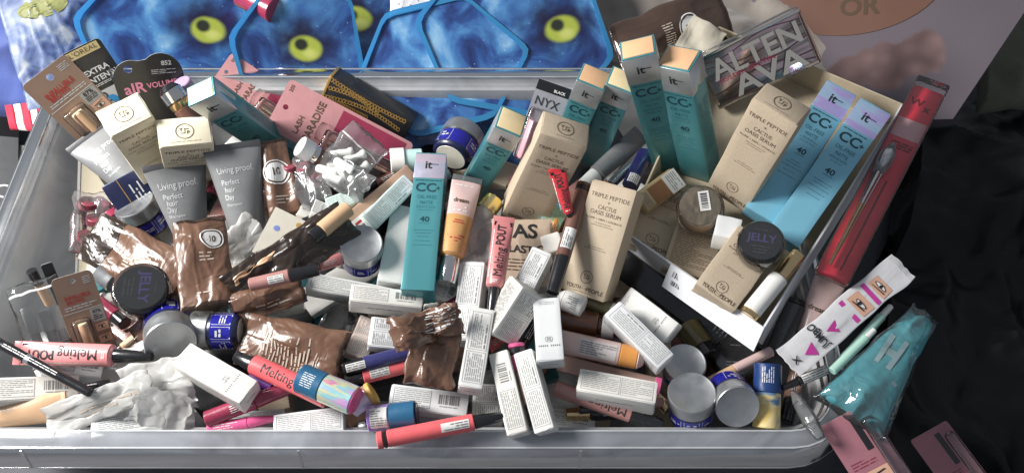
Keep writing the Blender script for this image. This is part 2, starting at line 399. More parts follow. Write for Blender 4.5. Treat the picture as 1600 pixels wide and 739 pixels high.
# ------------------------------------------------------------------ cartons
def cc(label, bot, top, zb, zt=None, wpx=50, L=.19, d=.030, roll=0, body=TEAL, band=FOIL, flap=ORANGE, far=False):
    m, ln, s = frame(bot, top, zb, zt, L, roll, far); wd = wpx * s / max(.5, math.cos(math.radians(roll)))
    t = thing('skincare_carton', label, 'carton', m, 'teal cartons'); r = random.Random(seed())
    part('body', wornbox(wd, ln, d, SEED[0], .0007, .0005), body, t)
    part('foil_band', box(-wd / 2 - .0003, wd / 2 + .0003, ln * .80, ln - .0016, -d - .0003, .0003, .0006), band, t)
    part('top_flap', box(-wd / 2 + .002, wd / 2 - .002, ln - .001, ln + .0008, -d + .002, -.0015, .0004), flap, t)
    k = Ink(lambda x, y: (x, y, .0006)); k.text('it', -.05 * wd, ln * .90, wd * .42, True, rot=0); k.rect(-.02 * wd, wd * .27, ln * .905, ln * .91)
    k.put('logo', INK, t)
    k = Ink(); k.text('CC', -.06 * wd, ln * .725, wd * .46, True, 1.05); k.text('+', wd * .33, ln * .722, wd * .26, True)
    k.text('40', 0, ln * .49, wd * .27, True, 1.1); k.lines(-wd * .42, wd * .42, ln * .775, ln * .787, .0018, r, fill=.6)
    k.put('lettering', TEALINK, t)
    k = Ink(); k.text('OIL-FREE', 0, ln * .655, wd * .19, w=wd * .62); k.text('MATTE', 0, ln * .613, wd * .18, w=wd * .4)
    for a, b, ww in ((.575, .59, .6), (.55, .562, .5), (.455, .465, .3), (.405, .415, .62), (.385, .395, .5), (.36, .37, .66), (.33, .34, .55), (.30, .31, .6)): k.lines(-wd * ww / 2, wd * ww / 2, ln * a, ln * b + .0004, .0019, r, centre=True, fill=.3)
    k.lines(-.3, .3, 0, 0, 1, r); k.put('fine_print', TEALINK2, t)
    for sx in (-1, 1):
        k = Ink(lambda x, y: (sx * (wd / 2 + .0009), y, x)); k.lines(-d * .85, -d * .15, ln * .25, ln * .7, .0026, r, vert=True, fill=.3); k.put('side_print', TEALINK2, t)
    return t

def yplogo(k, x, y, r):
    k.ring(x, y, r, r * .09); k.text('Y', x - r * .38, y + r * .22, r * .62, True); k.text('P', x + r * .36, y - r * .2, r * .62, True)
    k.rect(x - r * .45, x - r * .02, y - r * .28, y - r * .2); k.rect(x + r * .02, x + r * .5, y + r * .25, y + r * .33); k.rect(x - .02 * r, x + .05 * r, y - r * .3, y + r * .4)
def yp(label, bot, top, zb, zt=None, wpx=75, L=.175, d=.05, roll=0, style='front', body=KRAFT, far=False, open_top=False):
    m, ln, s = frame(bot, top, zb, zt, L, roll, far); wd = wpx * s / max(.5, math.cos(math.radians(roll)))
    t = thing('serum_carton', label, 'carton', m, 'kraft serum cartons'); r = random.Random(seed())
    part('body', wornbox(wd, ln, d, SEED[0], .0011, .0010), body, t)
    k = Ink()
    if style == 'front':
        k.text('TRIPLE PEPTIDE', 0, ln * .885, wd * .125, w=wd * .86); k.text('+', 0, ln * .835, wd * .12)
        k.text('CACTUS', 0, ln * .785, wd * .125, w=wd * .40); k.text('OASIS SERUM', 0, ln * .735, wd * .125, w=wd * .68)
        k.text('PLUMP + FIRM + HYDRATE', 0, ln * .68, wd * .06, w=wd * .8)
        for y, q in ((.64, .45), (.62, .5), (.43, .35), (.41, .5)): k.lines(-wd * q / 2, wd * q / 2, ln * y, ln * y + .0019, .0019, r, centre=True, fill=.3)
        yplogo(k, 0, ln * .165, wd * .135)
        k.text('YOUTH', -wd * .22, ln * .06, wd * .12, True, w=wd * .32); k.text('TO THE', wd * .015, ln * .06, wd * .04); k.text('PEOPLE', wd * .25, ln * .06, wd * .12, True, w=wd * .38)
        k.lines(-wd * .2, wd * .2, ln * .022, ln * .022 + .0018, .0018, r, centre=True, fill=.35)
    elif style == 'back':
        k.lines(-wd * .42, wd * .42, ln * .12, ln * .85, .0024, r, fill=.3)
    k.put('lettering', BROWNINK, t)
    part('top_flap', box(-wd / 2 + .0015, wd / 2 - .0015, ln - .001, ln + .0011, -d + .0015, -.0008, .0005), body, t)
    k = Ink(lambda x, y: (x, ln + .0014, -y)); yplogo(k, 0, d * .5, d * .27); k.lines(-wd * .28, wd * .28, d * .12, d * .12 + .0018, .0018, r, centre=True, fill=.25)
    k.put('flap_logo', BROWNINK, t)
    return t

def crest(k, x, y, r):
    k.ring(x, y, r * .42, r * .12, r * .5)
    for s in (-1, 1):
        k.ring(x + s * r * .45, y - r * .05, r * .4, r * .12, r * .5, 14); k.poly([(x + s * r * .1, y - r * .7), (x + s * r * .8, y - r * .45), (x + s * r * .75, y - r * .62), (x + s * r * .1, y - r * .85)])
def white(label, bot, top, zb, zt=None, wpx=34, L=None, d=.028, roll=0, style='print', body=WHITEC, group='small white cartons', far=False, ends=True):
    m, ln, s = frame(bot, top, zb, zt, L, roll, far); wd = wpx * s / max(.5, math.cos(math.radians(roll)))
    t = thing('small_carton', label, 'carton', m, group); r = random.Random(seed())
    if body is WHITEC: body = WHITES[SEED[0] % 3]
    part('body', wornbox(wd, ln, d, SEED[0], .0008, .0007 + .0006 * (SEED[0] % 4 == 1)), body, t)
    part('tuck_flap', box(-wd / 2 + .0012, wd / 2 - .0010, ln - .0006, ln + .0007, -d + .001, -.0014, .0003), body, t); part('tuck_flap', box(-wd / 2 + .0010, wd / 2 - .0012, -.0007, .0006, -d + .0012, -.0010, .0003), body, t)
    k, g = Ink(), Ink()
    def fr(x0, x1, y0, y1):
        e = .0005
        g.rect(x0, x1, y0, y0 + e); g.rect(x0, x1, y1 - e, y1); g.rect(x0, x0 + e, y0, y1); g.rect(x1 - e, x1, y0, y1)
    if style == 'print':
        a, b = -wd * .41, wd * .41; c = ln * r.uniform(.42, .55)
        fr(a, b, ln * .05, c - .001); fr(a, b, c + .001, ln * .95)
        g.lines(a + .0015, b - .0015, ln * .07, c - .003, .0021, r, vert=True, fill=.42); g.lines(a + .0015, b * .5, c + .003, ln * .92, .0021, r, vert=True, fill=.42)
        k.lines(b * .55, b - .0015, c + .003, ln * .8, .0026, r, vert=True, fill=.5)
    elif style == 'vbar':
        k.barcode(-wd * .22, wd * .22, ln * .62, ln * .86, r, True); k.lines(wd * .28, wd * .36, ln * .62, ln * .84, .0015, r, vert=True)
        fr(-wd * .38, wd * .38, ln * .06, ln * .52); g.lines(-wd * .34, wd * .34, ln * .08, ln * .5, .0021, r, vert=True, fill=.42)
    elif style == 'bar':
        k.barcode(wd * .12, wd * .40, ln * .38, ln * .80, r); k.lines(wd * .14, wd * .38, ln * .24, ln * .31, .0018, r)
        fr(-wd * .46, wd * .02, ln * .12, ln * .9); g.lines(-wd * .44, 0, ln * .16, ln * .86, .0022, r, fill=.4)
    elif style == 'land':
        fr(-wd * .46, wd * .03, ln * .1, ln * .9); g.lines(-wd * .44, wd * .01, ln * .14, ln * .86, .0021, r, fill=.42)
        fr(wd * .045, wd * .46, ln * .1, ln * .9); g.lines(wd * .06, wd * .44, ln * .14, ln * .86, .0021, r, fill=.42)
    elif style == 'crest':
        crest(g, 0, ln * .34, wd * .17)
        for i in range(11):
            if i != 5: x = (i - 5) * wd * .075; k.rect(x - wd * .02, x + wd * .02, ln * .215, ln * .24)
        g.lines(-wd * .3, wd * .3, ln * .88, ln * .95, .002, r, fill=.3)
    g.put('fine_print', PALEINK, t); k.put('lettering', GREYINK, t)
    if ends:
        k = Ink(lambda x, y: (x, -.001, -y)); k.lines(-wd * .25, wd * .25, d * .4, d * .5, .0022, r); k.put('end_print', GREYINK, t)
        k = Ink(lambda x, y: (wd / 2 + .0011, y, -x)); k.lines(d * .15, d * .85, ln * .08, ln * .92, .0024, r, vert=ln > wd, fill=.38); k.put('side_print', PALEINK, t)
        k = Ink(lambda x, y: (-wd / 2 - .0011, y, -x)); k.lines(d * .15, d * .85, ln * .08, ln * .92, .0024, r, vert=ln > wd, fill=.38); k.put('side_print', PALEINK, t)
    return t

# ------------------------------------------------------------------ tubes, jars, pots, sticks
def squeeze(name, label, cat, bot, top, zb, zt, wpx, body, cap=BLACKP, capfrac=.25, capw=.6, neck=.7, thick=.55, group=None, crimp=None, roll=0, ink=None, cap_taper=.9, body2=None, split=.5):
    """squeeze tube: flat crimp at the top end, round shoulder and cap at the bottom end"""
    m, ln, s = frame(bot, top, zb, zt, None, roll); wd = wpx * s
    t = thing(name, label, cat, m, group); y0 = ln * capfrac; H = ln - y0; a1, a0 = wd / 2, wd / 2 * neck
    R = a0 * .92
    secs = [(y0, a0 * .72, a0 * .72 * min(1, thick * 1.5), 1)] if capfrac else [(0, a0 * .9, R * .9, 1)]
    for i in range(13):
        q = i / 12; a = a0 + (a1 - a0) * q; b = max(.0012, R * thick * 1.35 * math.cos(q * math.pi / 2) ** .8)
        secs.append((y0 + H * (.03 + .90 * q), a, b, 1 - .15 * q))
    if body2:
        c = 1 + int(12 * split) + 1; part('lower_body', loft(secs[:c]), body, t); part('upper_body', loft(secs[c - 1:]), body2, t)
    else: part('body', loft(secs), body, t)
    part('crimp', box(-a1, a1, ln - H * .075, ln, -.0011, .0011, .0004), crimp or body, t)
    if capfrac:
        rc = wd / 2 * capw
        part('cap', lathe([(0, rc * cap_taper * .93), (.0012, rc * cap_taper), (y0 * .97, rc), (y0, rc * .96)]), cap, t)
    def f(x, y):
        q = max(0, min(1, ((y - y0) / H - .03) / .9)); a = a0 + (a1 - a0) * q; bb = max(.0012, R * thick * 1.35 * math.cos(q * math.pi / 2) ** .8)
        u = max(-.98, min(.98, x / a)); return (x, y, bb * math.sqrt(1 - u * u) ** 1.0 + .0005)
    if ink: ink(t, f, wd, y0, H, ln)
    return t
def ink_pout(t, f, wd, y0, H, ln):
    k = Ink(f); k.text('Melting', wd * .03, y0 + H * .33, wd * .62, False, rot=90, w=H * .40); k.text('POUT', -wd * .02, y0 + H * .72, wd * .55, True, rot=90, w=H * .30); k.put('lettering', INK, t)
    k = Ink(lambda x, y: (x, y, .0016)); k.rect(-wd * .45, wd * .45, ln - H * .14, ln - H * .08)
    kk = Ink(f); kk.rect(-wd * .42, wd * .42, y0 + H * .86, y0 + H * .92); kk.put('maker_band', BLACKP, t)
    k = Ink(f); r = random.Random(seed()); k.lines(-wd * .40, -wd * .34, y0 + H * .12, y0 + H * .8, .0015, r, vert=True); k.lines(-wd * .15, wd * .15, y0 + H * .05, y0 + H * .09, .002, r); k.put('fine_print', WHITEINK, t)
def ink_label(t, f, wd, y0, H, ln):
    k = Ink(f); k.rect(-wd * .3, wd * .3, y0 + H * .12, y0 + H * .42); k.put('paper_label', WHITEC, t)
    k = Ink(lambda x, y: (lambda p: (p[0], p[1], p[2] + .0003))(f(x, y))); r = random.Random(seed()); k.barcode(-wd * .22, wd * .22, y0 + H * .16, y0 + H * .38, r, True); k.put('barcode', INK, t)
def ink_living(t, f, wd, y0, H, ln):
    k = Ink(f); k.text('Living proof.', -wd * .02, y0 + H * .72, wd * .16, w=wd * .62); 
    for i, sx in enumerate(('Perfect', 'hair', 'Day')): k.text(sx, -wd * (.20 - .03 * (2 - i)) , y0 + H * (.59 - .08 * i), wd * .13, w=wd * (.30, .17, .15)[i])
    k.text('Shampoo', -wd * .14, y0 + H * .35, wd * .07); k.put('lettering', SILVERINK, t)
    k = Ink(f); r = random.Random(seed()); k.lines(-wd * .22, wd * .1, y0 + H * .05, y0 + H * .14, .0028, r, fill=.3); k.put('fine_print', SILVERINK, t)

def stick(name, label, cat, bot, top, zb, zt, rpx, segs, group=None, prints=None, n=30):
    """round stick: segs = (from, to, radius0, radius1, material, part name) along the length"""
    m, ln, s = frame(bot, top, zb, zt); r = rpx * s; t = thing(name, label, cat, m, group)
    for a, b, r0, r1, mt, nm in segs:
        e = min(.001, r * .15); part(nm, lathe([(a * ln, r * r0 - e), (a * ln + e, r * r0), (b * ln - e, r * r1), (b * ln, r * r1 - e)], n), mt, t)
    if prints: prints(t, r, ln)
    return t
def p_pout(t, r, ln):
    k = Ink(curved(r * 1.0)); k.text('Melting', 0, ln * .5, r * 1.3, False, rot=90, w=ln * .34); k.put('lettering', INK, t)
def p_label(a, b, col=WHITEC, halfw=.8):
    def f(t, r, ln):
        k = Ink(curved(r)); n = 8
        for i in range(n): x0 = -r * halfw + 2 * r * halfw * i / n; k.rect(x0, x0 + 2 * r * halfw / n, a * ln, b * ln)
        k.put('paper_label', col, t); q = random.Random(seed())
        k = Ink(curved(r + .0003)); k.lines(-r * halfw * .8, r * halfw * .8, (a + .01) * ln, (b - .01) * ln, .0024, q, vert=True, fill=.4); k.put('fine_print', GREYINK, t)
    return f
def p_fine(a, b, m=WHITEINK):
    def f(t, r, ln):
        k = Ink(curved(r)); k.lines(-r * .5, r * .5, a * ln, b * ln, .0022, random.Random(seed()), vert=True, fill=.35); k.put('lettering', m, t)
    return f

def jar(label, base, lid, zb, zl, rpx, spin=0, lidm=SILVER):
    m, ln, s = frame(base, lid, zb, zl, None, spin, down=True); r = rpx * s
    t = thing('cream_jar', label, 'jar', m, 'blue and silver cream jars'); h = ln; yl = h * .60
    part('glass', lathe([(0, r * .80), (h * .02, r * .86), (h * .10, r * .95), (yl * .9, r * .97), (yl, r * .93)], 48), NAVY, t)
    part('label', lathe([(h * .11, r * .958), (yl * .88, r * .978)], 48, False), BLUEL, t)
    part('base_disc', lathe([(-.0006, r * .70), (.0008, r * .72)], 40), BONE, t)
    part('lid', lathe([(yl, r * .96), (yl + h * .015, r), (h - .0022, r), (h - .0008, r * .985), (h, r * .955), (h - .0003, r * .90), (h - .0006, r * .88)], 56), lidm, t)
    q = random.Random(seed())
    k = Ink(curved(r * .982))
    for a0 in range(-2, 5):
        x = a0 * r * .78
        fn = lambda xx, yy, x=x: (r * .986 * math.sin((xx + x) / r), yy, r * .986 * math.cos((xx + x) / r))
        k.map = fn
        k.rect(-r * .33, r * .33, yl * .80, yl * .83); k.rect(-r * .33, r * .33, yl * .2, yl * .23); k.rect(-r * .33, -r * .31, yl * .2, yl * .83); k.rect(r * .31, r * .33, yl * .2, yl * .83)
        if a0 % 2: k.lines(-r * .25, r * .25, yl * .4, yl * .62, .0028, q, fill=.5)
        else: k.lines(-r * .2, r * .2, yl * .42, yl * .72, .004, q, fill=.6)
    k.put('lettering', SILVERINK, t)
    return t

def pot(label, base, lid, zb, zl, rpx, rot=0, text='JELLY', lidm=BLACKP, clear=True):
    m, ln, s = frame(base, lid, zb, zl, None, down=True); r = rpx * s; t = thing('cosmetic_pot', label, 'pot', m, 'round clear pots'); h = ln
    part('base', lathe([(0, r * .80), (h * .05, r * .86), (h * .5, r * .90), (h * .55, r * .8)], 44), lidm if not clear else (BLACKP if text else TAN), t)
    part('clear_wall', lathe([(h * .0, r * .93), (h * .08, r * .99), (h * .8, r), (h * .93, r * .97), (h, r * .9), (h, r * .86)], 48, False), CLEAR, t)
    part('lid', lathe([(h * .62, r * .84), (h * .93, r * .86), (h * .97, r * .84)], 44), BLACKP if text else mat('beige_cream', (.58, .46, .30), .5), t)
    part('lid_window', lathe([(h * .985, r * .86), (h * 1.02, r * .88)], 44), CLEAR, t)
    # print on the lid, local plane XZ; rot turns it
    c, q = math.cos(math.radians(rot)), math.sin(math.radians(rot)); top = h * .97 + .0004
    mp = lambda x, y: (x * c - y * q, top, -(x * q + y * c))
    rr = random.Random(seed())
    if text:
        if text.strip(): k = Ink(mp); k.text(text, 0, r * .12, r * .50, True, w=r * 1.25); k.put('lettering', PURPLEINK, t)
        k = Ink(mp)
        for y, ww in ((-.26, .8), (-.40, .9), (-.54, .75)): k.lines(-r * ww / 2, r * ww / 2, r * (y - .05), r * (y + .05), r * .1, rr, centre=True, fill=.5)
        k.lines(-r * .35, r * .35, r * .45, r * .55, r * .08, rr, centre=True, fill=.4); k.put('fine_print', PALEINK, t)
    else:
        k = Ink(lambda x, y: (mp(x, y)[0], h * 1.02 + .0004, mp(x, y)[2])); k.rect(r * -.02, r * .42, -r * .25, r * .65); k.put('paper_label', WHITEC, t)
        k = Ink(lambda x, y: (mp(x, y)[0], h * 1.02 + .0007, mp(x, y)[2])); k.barcode(r * .06, r * .34, -r * .15, r * .55, rr, True); k.put('barcode', INK, t)
    return t

# ------------------------------------------------------------------ pouches, cards, bags
def pillow(w, h, th, sd, wr=.0025, tp=1.0, bend=0, nx=44, ny=54, rag=.0, pinch=0, crumple=False):
    """sealed film pouch; returns mesh and the height map of its upper skin"""
    def wid(v): return w / 2 * (1 + (tp - 1) * (1 - v)) * (1 - pinch * math.sin(math.pi * v) ** 2)
    def zf(u, v):
        e = max(0, (1 - abs(2 * u - 1) ** 3)) * max(0, 1 - abs(2 * v - 1) ** 4)
        p = Vector((u * w * 38, v * h * 38, sd * 7.3))
        if crumple: return th / 2 * e ** .6
        n1 = noise.noise(p * .55); n2 = noise.noise(Vector((p.x * 1.6, p.y * .45, p.z)) + Vector((5, 5, 5))); n3 = noise.noise(p * 1.9 + Vector((2, 8, 3)))
        edge = 1 - e
        c = .5 * n1 + .55 * (1 - abs(n2)) ** 9 + (.25 + .7 * edge) * (1 - abs(n3)) ** 7 * .6 + .45
        return th / 2 * e ** .6 + wr * (.6 if not crumple else 1) * (c - .7) * (.25 + e)
    def mid(u, v):
        if crumple:
            q = Vector((u * w * 34, v * h * 20, sd * 7.3)); q += noise.noise_vector(q * .7) * .6
            c = abs(noise.noise(q * .45)) * 2.0 + abs(noise.noise(q * 1.0 + Vector((3, 1, 2)))) * .8 + abs(noise.noise(q * 2.2)) * .3
            return wr * 2.2 * (c - .7)
        p = Vector((u * 2.2, v * 2.2, sd * 3.7)); return wr * 1.6 * noise.noise(p) * 2 + bend * (math.sin(math.pi * v) + .4 * math.sin(math.pi * u))
    def pos(u, v, s):
        p = Vector((u * 3, v * 3, sd)); j = noise.noise_vector(p * 1.7) * rag + (noise.noise_vector(p * 4) * rag * .3 if crumple else Vector())
        e = 1 if 0 < u < 1 and 0 < v < 1 else 0
        return ((2 * u - 1) * wid(v) + j.x, v * h + j.y, mid(u, v) + (s * zf(u, v) if s > 0 else -abs(th / 2 * max(0, (1 - abs(2 * u - 1) ** 3) * (1 - abs(2 * v - 1) ** 4)) ** .6) - .0004))
    vs, fs = [], []; W = nx + 1
    for s in (1, -1):
        for j in range(ny + 1):
            for i in range(nx + 1): vs.append(pos(i / nx, j / ny, s))
    k = W * (ny + 1)
    for j in range(ny):
        for i in range(nx):
            a = j * W + i; fs.append((a, a + 1, a + W + 1, a + W)); fs.append((k + a, k + a + W, k + a + W + 1, k + a + 1))
    for i in range(nx): fs.append((i + 1, i, k + i, k + i + 1)); a = ny * W + i; fs.append((a, a + 1, k + a + 1, k + a))
    for j in range(ny): a = j * W; fs.append((a, a + W, k + a + W, k + a)); a = j * W + nx; fs.append((a + W, a, k + a, k + a + W))
    def f(x, y):
        v = max(0, min(1, y / h)); u = max(0, min(1, x / (2 * wid(v)) + .5)); p = pos(u, v, 1); return (p[0], p[1], p[2] + .0006)
    return mesh(vs, fs, 70), f
def pouch(label, bot, top, zb, zt, wpx, th=.018, m=BROWN, wr=.003, tp=1, name='foil_sachet', cat='sachet', group='brown sachets', ten=None, lines=None, seal=True, roll=0, bend=0, rag=.0015, rot=0, dark_end=False, pinch=0, crumple=False):
    mt, ln, s = frame(bot, top, zb, zt, None, roll); wd = wpx * s; t = thing(name, label, cat, mt, group); th *= .22 if m is TISSUE else .62; wr *= 1.1 if m is TISSUE else .6; rag *= .8
    me, f = pillow(wd, ln, th, seed(), wr, tp, bend, rag=rag, pinch=pinch, crumple=m is TISSUE or crumple); part('film', me, m, t); r = random.Random(SEED[0])
    if seal:
        for y0, y1 in ((0, .045), (.955, 1)):
            k = Ink(f); nn = 16
            for i in range(4):
                yy = ln * (y0 + (y1 - y0) * (i + .5) / 4)
                for j in range(nn): x0 = (-.48 + .96 * j / nn) * wd; k.rect(x0, x0 + .96 * wd / nn, yy - ln * .003, yy + ln * .003)
            k.put('seal_ridges', BROWND if m in (BROWN, BROWND) else m, t)
    if dark_end:
        k = Ink(f)
        for j in range(14):
            for i in range(5): x0 = (-.49 + .98 * j / 14) * wd; k.rect(x0, x0 + .98 * wd / 14, ln * (.72 + .05 * i), ln * (.77 + .05 * i))
        k.put('dark_header', BROWND, t)
    if ten:
        x, y, rr = ten[0] * wd, ten[1] * ln, ten[2] * wd
        k = Ink(f)
        for i in range(10):
            a, b = -rr + 2 * rr * i / 10, -rr + 2 * rr * (i + 1) / 10; ha, hb = math.sqrt(max(0, rr * rr - a * a)), math.sqrt(max(0, rr * rr - b * b)); k.poly([(x + a, y - ha), (x + b, y - hb), (x + b, y + hb), (x + a, y + ha)])
        k.ring(x, y, rr * 1.28, rr * .12); k.put('logo_disc', WHITEINK, t)
        k = Ink(lambda a, b: (lambda p: (p[0], p[1], p[2] + .0005))(f(a, b))); k.text('10', x, y, rr * 1.15, True, .8); k.put('logo_number', BROWNINK, t)
    if lines:
        k = Ink(f)
        for x0, x1, y0, y1, pitch, vert in lines: k.lines(x0 * wd, x1 * wd, y0 * ln, y1 * ln, pitch, r, vert, .38)
        k.put('lettering', mat('pale_brown_ink', (.52, .44, .36), .5, var=0, bump=0), t)
    return t, f, wd, ln

def card(name, label, bot, top, zb, zt, wpx, m, hole=True, r=.006, roll=0, outline=None, group='hang cards', cat='blister card', L=None):
    mt, ln, s = frame(bot, top, zb, zt, L, roll); wd = wpx * s; t = thing(name, label, cat, mt, group)
    o = outline(wd, ln) if outline else rrect(-wd / 2, wd / 2, 0, ln, r)
    hl = [circle(0, ln - wd * .17, wd * .065)] if hole is True else (hole(wd, ln) if hole else [])
    part('card', plate(o, hl, .0010), m, t); part('card_backing', plate(o, hl, .0005, -.0009), WHITEC, t)
    return t, wd, ln
def Z(z): return lambda x, y: (x, y, z)
def eye(k_skin, k_dark, k_white, x, y, s):
    k_skin.rect(x - s, x + s, y - s * .7, y + s * .7); k_white.poly(circle(x, y, s * .55, s * .22, 16)); k_dark.poly([(x - s * .7, y + s * .35), (x + s * .6, y + s * .5), (x + s * .7, y + s * .42), (x - s * .6, y + s * .24)])
    k_dark.disc(x, y, s * .2); k_dark.ring(x, y, s * .58, s * .07, s * .25)
def blister(t, x0, x1, y0, y1, z1):
    part('blister', box(x0, x1, y0, y1, .0006, z1, min(z1 * .4, .004), 3), CLEAR, t)

# ================================================================== behind the bin
MOUND = mat('beige_satin', (.30, .26, .225), .42, var=.15, vscale=12, bump=.05, sheen=.4)
tag(cloth('satin_cloth', [(640, 118), (1330, 118), (1330, -120), (600, -120)], [-4, -3, 1, 1], MOUND, .02, 9, 4.2, n=90), 'crumpled beige satin cloth lying behind the bin', 'cloth')
BLUEF = mat('blue_cotton', (.045, .075, .26), .85, var=.12, vscale=20, bump=.15, bscale=500, sheen=.3)
tag(cloth('blue_garment', [(-60, 185), (64, 168), (95, -60), (-120, -60)], [-4, -4, -1, -1], BLUEF, .012, 8, 2.2, n=50, rise=.02), 'folded blue cotton garment at the top left behind the bin', 'garment')
# red and white striped cloth corner
st = thing('striped_cloth', 'red and white striped cloth peeping out under the blue garment', 'cloth', Matrix.Identity(4))
for i, (m_, nm) in enumerate(((mat('red_cotton', (.50, .03, .06), .9), 'red_stripe'), (mat('white_cotton', (.75, .70, .68), .9), 'white_stripe')) * 3):
    x = 12 + i * 13
    me = cloth(nm, [(x, 200), (x + 13, 200), (x + 3, 140), (x - 10, 140)], [-4.2, -4.2, -3.6, -3.6], m_, .003, 20, 6.1, n=10); me.parent = st
# dark printed box at the left edge
mt, ln, s = frame((-30, 340), (-24, 168), -15.5, -13); t = thing('printed_box', 'grey box with black end and pale lettering at the left edge', 'box', mt)
part('body', box(-.05, .045, 0, ln, -.03, 0, .001), mat('slate_grey', (.13, .135, .14), .5), t); part('black_band', box(-.0505, .0455, ln - .05, ln + .0005, -.0305, .0008, .001), BLACKC, t); part('side_strip', box(.0455, .062, .004, ln - .06, -.03, -.004, .001), mat('sage_grey', (.30, .30, .25), .6), t)
k = Ink(); k.text('O', .028, ln * .23, .034, False); k.text('O', .004, ln * .23, .034, False); k.put('lettering', WHITEINK, t)

# crinkled silver mailer with a yellow-green blot
MAIL = mat('silver_mailer', (.50, .53, .62), .22, .75, 0, .2, 40, .25, 160)
nt = MAIL.node_tree; N, K = nt.nodes, nt.links; p = N['Principled BSDF']
mt, ln, s = frame((165, 150), (95, -70), -4, 6); wd = 215 * s
t = thing('foil_mailer', 'crinkled silver bubble mailer printed blue with a yellow green blot', 'mailer', mt)
me, f = pillow(wd, ln, .02, 77, .006, rag=.002, nx=70, ny=60); part('film', me, ramp_mat('mailer_print', [(.36, (.025, .04, .13)), (.46, (.07, .11, .24)), (.55, (.12, .16, .26)), (.66, (.28, .31, .36))], 30, .5, 0), t)
def blot(k, x, y, rx, ry, n=10, m=8):
    for i in range(n):
        for j in range(m):
            a0, a1 = 2 * math.pi * i / n, 2 * math.pi * (i + 1) / n; q0, q1 = j / m, (j + 1) / m
            k.poly([(x + rx * q * math.cos(a), y + ry * q * math.sin(a)) for a, q in ((a0, q0), (a0, q1), (a1, q1), (a1, q0))])
k = Ink(f); blot(k, wd * -.22, ln * .64, wd * .17, ln * .07, 20, 8); k.put('yellow_green_print', mat('faded_lime_ink', (.16, .17, .045), .6, 0, var=.3, vscale=60), t)
k = Ink(lambda x, y: (lambda q: (q[0], q[1], q[2] + .0015))(f(x, y)))
for i in range(8):
    for j in range(6): k.rect(wd * (.20 + .025 * i), wd * (.225 + .025 * i), ln * (.69 + .05 * j), ln * (.74 + .05 * j))
k.put('paper_label', WHITEC, t)
k = Ink(lambda x, y: (lambda q: (q[0], q[1], q[2] + .003))(f(x, y))); k.barcode(wd * .24, wd * .36, ln * .74, ln * .9, random.Random(3)); k.put('barcode', INK, t)

# translucent blue cases
def case_print(key, oval=None, tilt=0):
    """starry blue print; with oval = (x, y, half width) a soft lime oval in a dusky patch"""
    m = ramp_mat(key, [(.34, (.010, .014, .075)), (.45, (.025, .075, .25)), (.55, (.07, .22, .46)), (.67, (.28, .48, .64))], 12, .28, .0, 1.2, .5)
    nt = m.node_tree; N, K = nt.nodes, nt.links; p = N['Principled BSDF']; base = p.inputs['Base Color'].links[0].from_socket
    tc = N.new('ShaderNodeTexCoord')
    vo = N.new('ShaderNodeTexVoronoi'); vo.inputs['Scale'].default_value = 105; K.new(tc.outputs['Object'], vo.inputs['Vector'])
    def ss(sock, lo, hi):
        r = N.new('ShaderNodeMapRange'); r.interpolation_type = 'SMOOTHSTEP'; r.inputs[1].default_value = lo; r.inputs[2].default_value = hi; r.inputs[3].default_value = 1; r.inputs[4].default_value = 0; K.new(sock, r.inputs[0]); return r.outputs[0]
    def mix(fac, a_, col):
        x = N.new('ShaderNodeMix'); x.data_type = 'RGBA'; K.new(fac, x.inputs[0]); K.new(a_, x.inputs[6]); x.inputs[7].default_value = (*col, 1); return x.outputs[2]
    c = mix(ss(vo.outputs['Distance'], .03, .09), base, (.42, .60, .75))
    if oval:
        nz = N.new('ShaderNodeTexNoise'); nz.inputs['Scale'].default_value = 45; nz.inputs['Detail'].default_value = 5; K.new(tc.outputs['Object'], nz.inputs['Vector'])
        def dist(dx, dy, rx, ry, wob):
            mp = N.new('ShaderNodeMapping'); mp.vector_type = 'TEXTURE'; mp.inputs['Location'].default_value = (oval[0] + dx, oval[1] + dy, 0); mp.inputs['Rotation'].default_value = (0, 0, math.radians(tilt)); mp.inputs['Scale'].default_value = (rx, ry, 1e3)
            K.new(tc.outputs['Object'], mp.inputs[0]); ln_ = N.new('ShaderNodeVectorMath'); ln_.operation = 'LENGTH'; K.new(mp.outputs[0], ln_.inputs[0])
            ma = N.new('ShaderNodeMath'); ma.operation = 'MULTIPLY_ADD'; ma.inputs[1].default_value = wob; K.new(nz.outputs['Fac'], ma.inputs[0]); K.new(ln_.outputs['Value'], ma.inputs[2]); return ma.outputs[0]
        q = oval[2]
        c = mix(ss(dist(-q * .2, q * .15, q * 2.2, q * 1.7, 1.0), .75, 1.75), c, (.010, .008, .035))
        c = mix(ss(dist(0, 0, q, q * .78, .16), .82, 1.16), c, (.36, .42, .06))
        c = mix(ss(dist(q * .3, -q * .2, q * .6, q * .4, .3), .3, 1.2), c, (.52, .55, .15))
        c = mix(ss(dist(-q * .30, q * .16, q * .44, q * .40, .2), .65, 1.25), c, (.02, .025, .015))
    K.new(c, p.inputs['Base Color'])
    return m
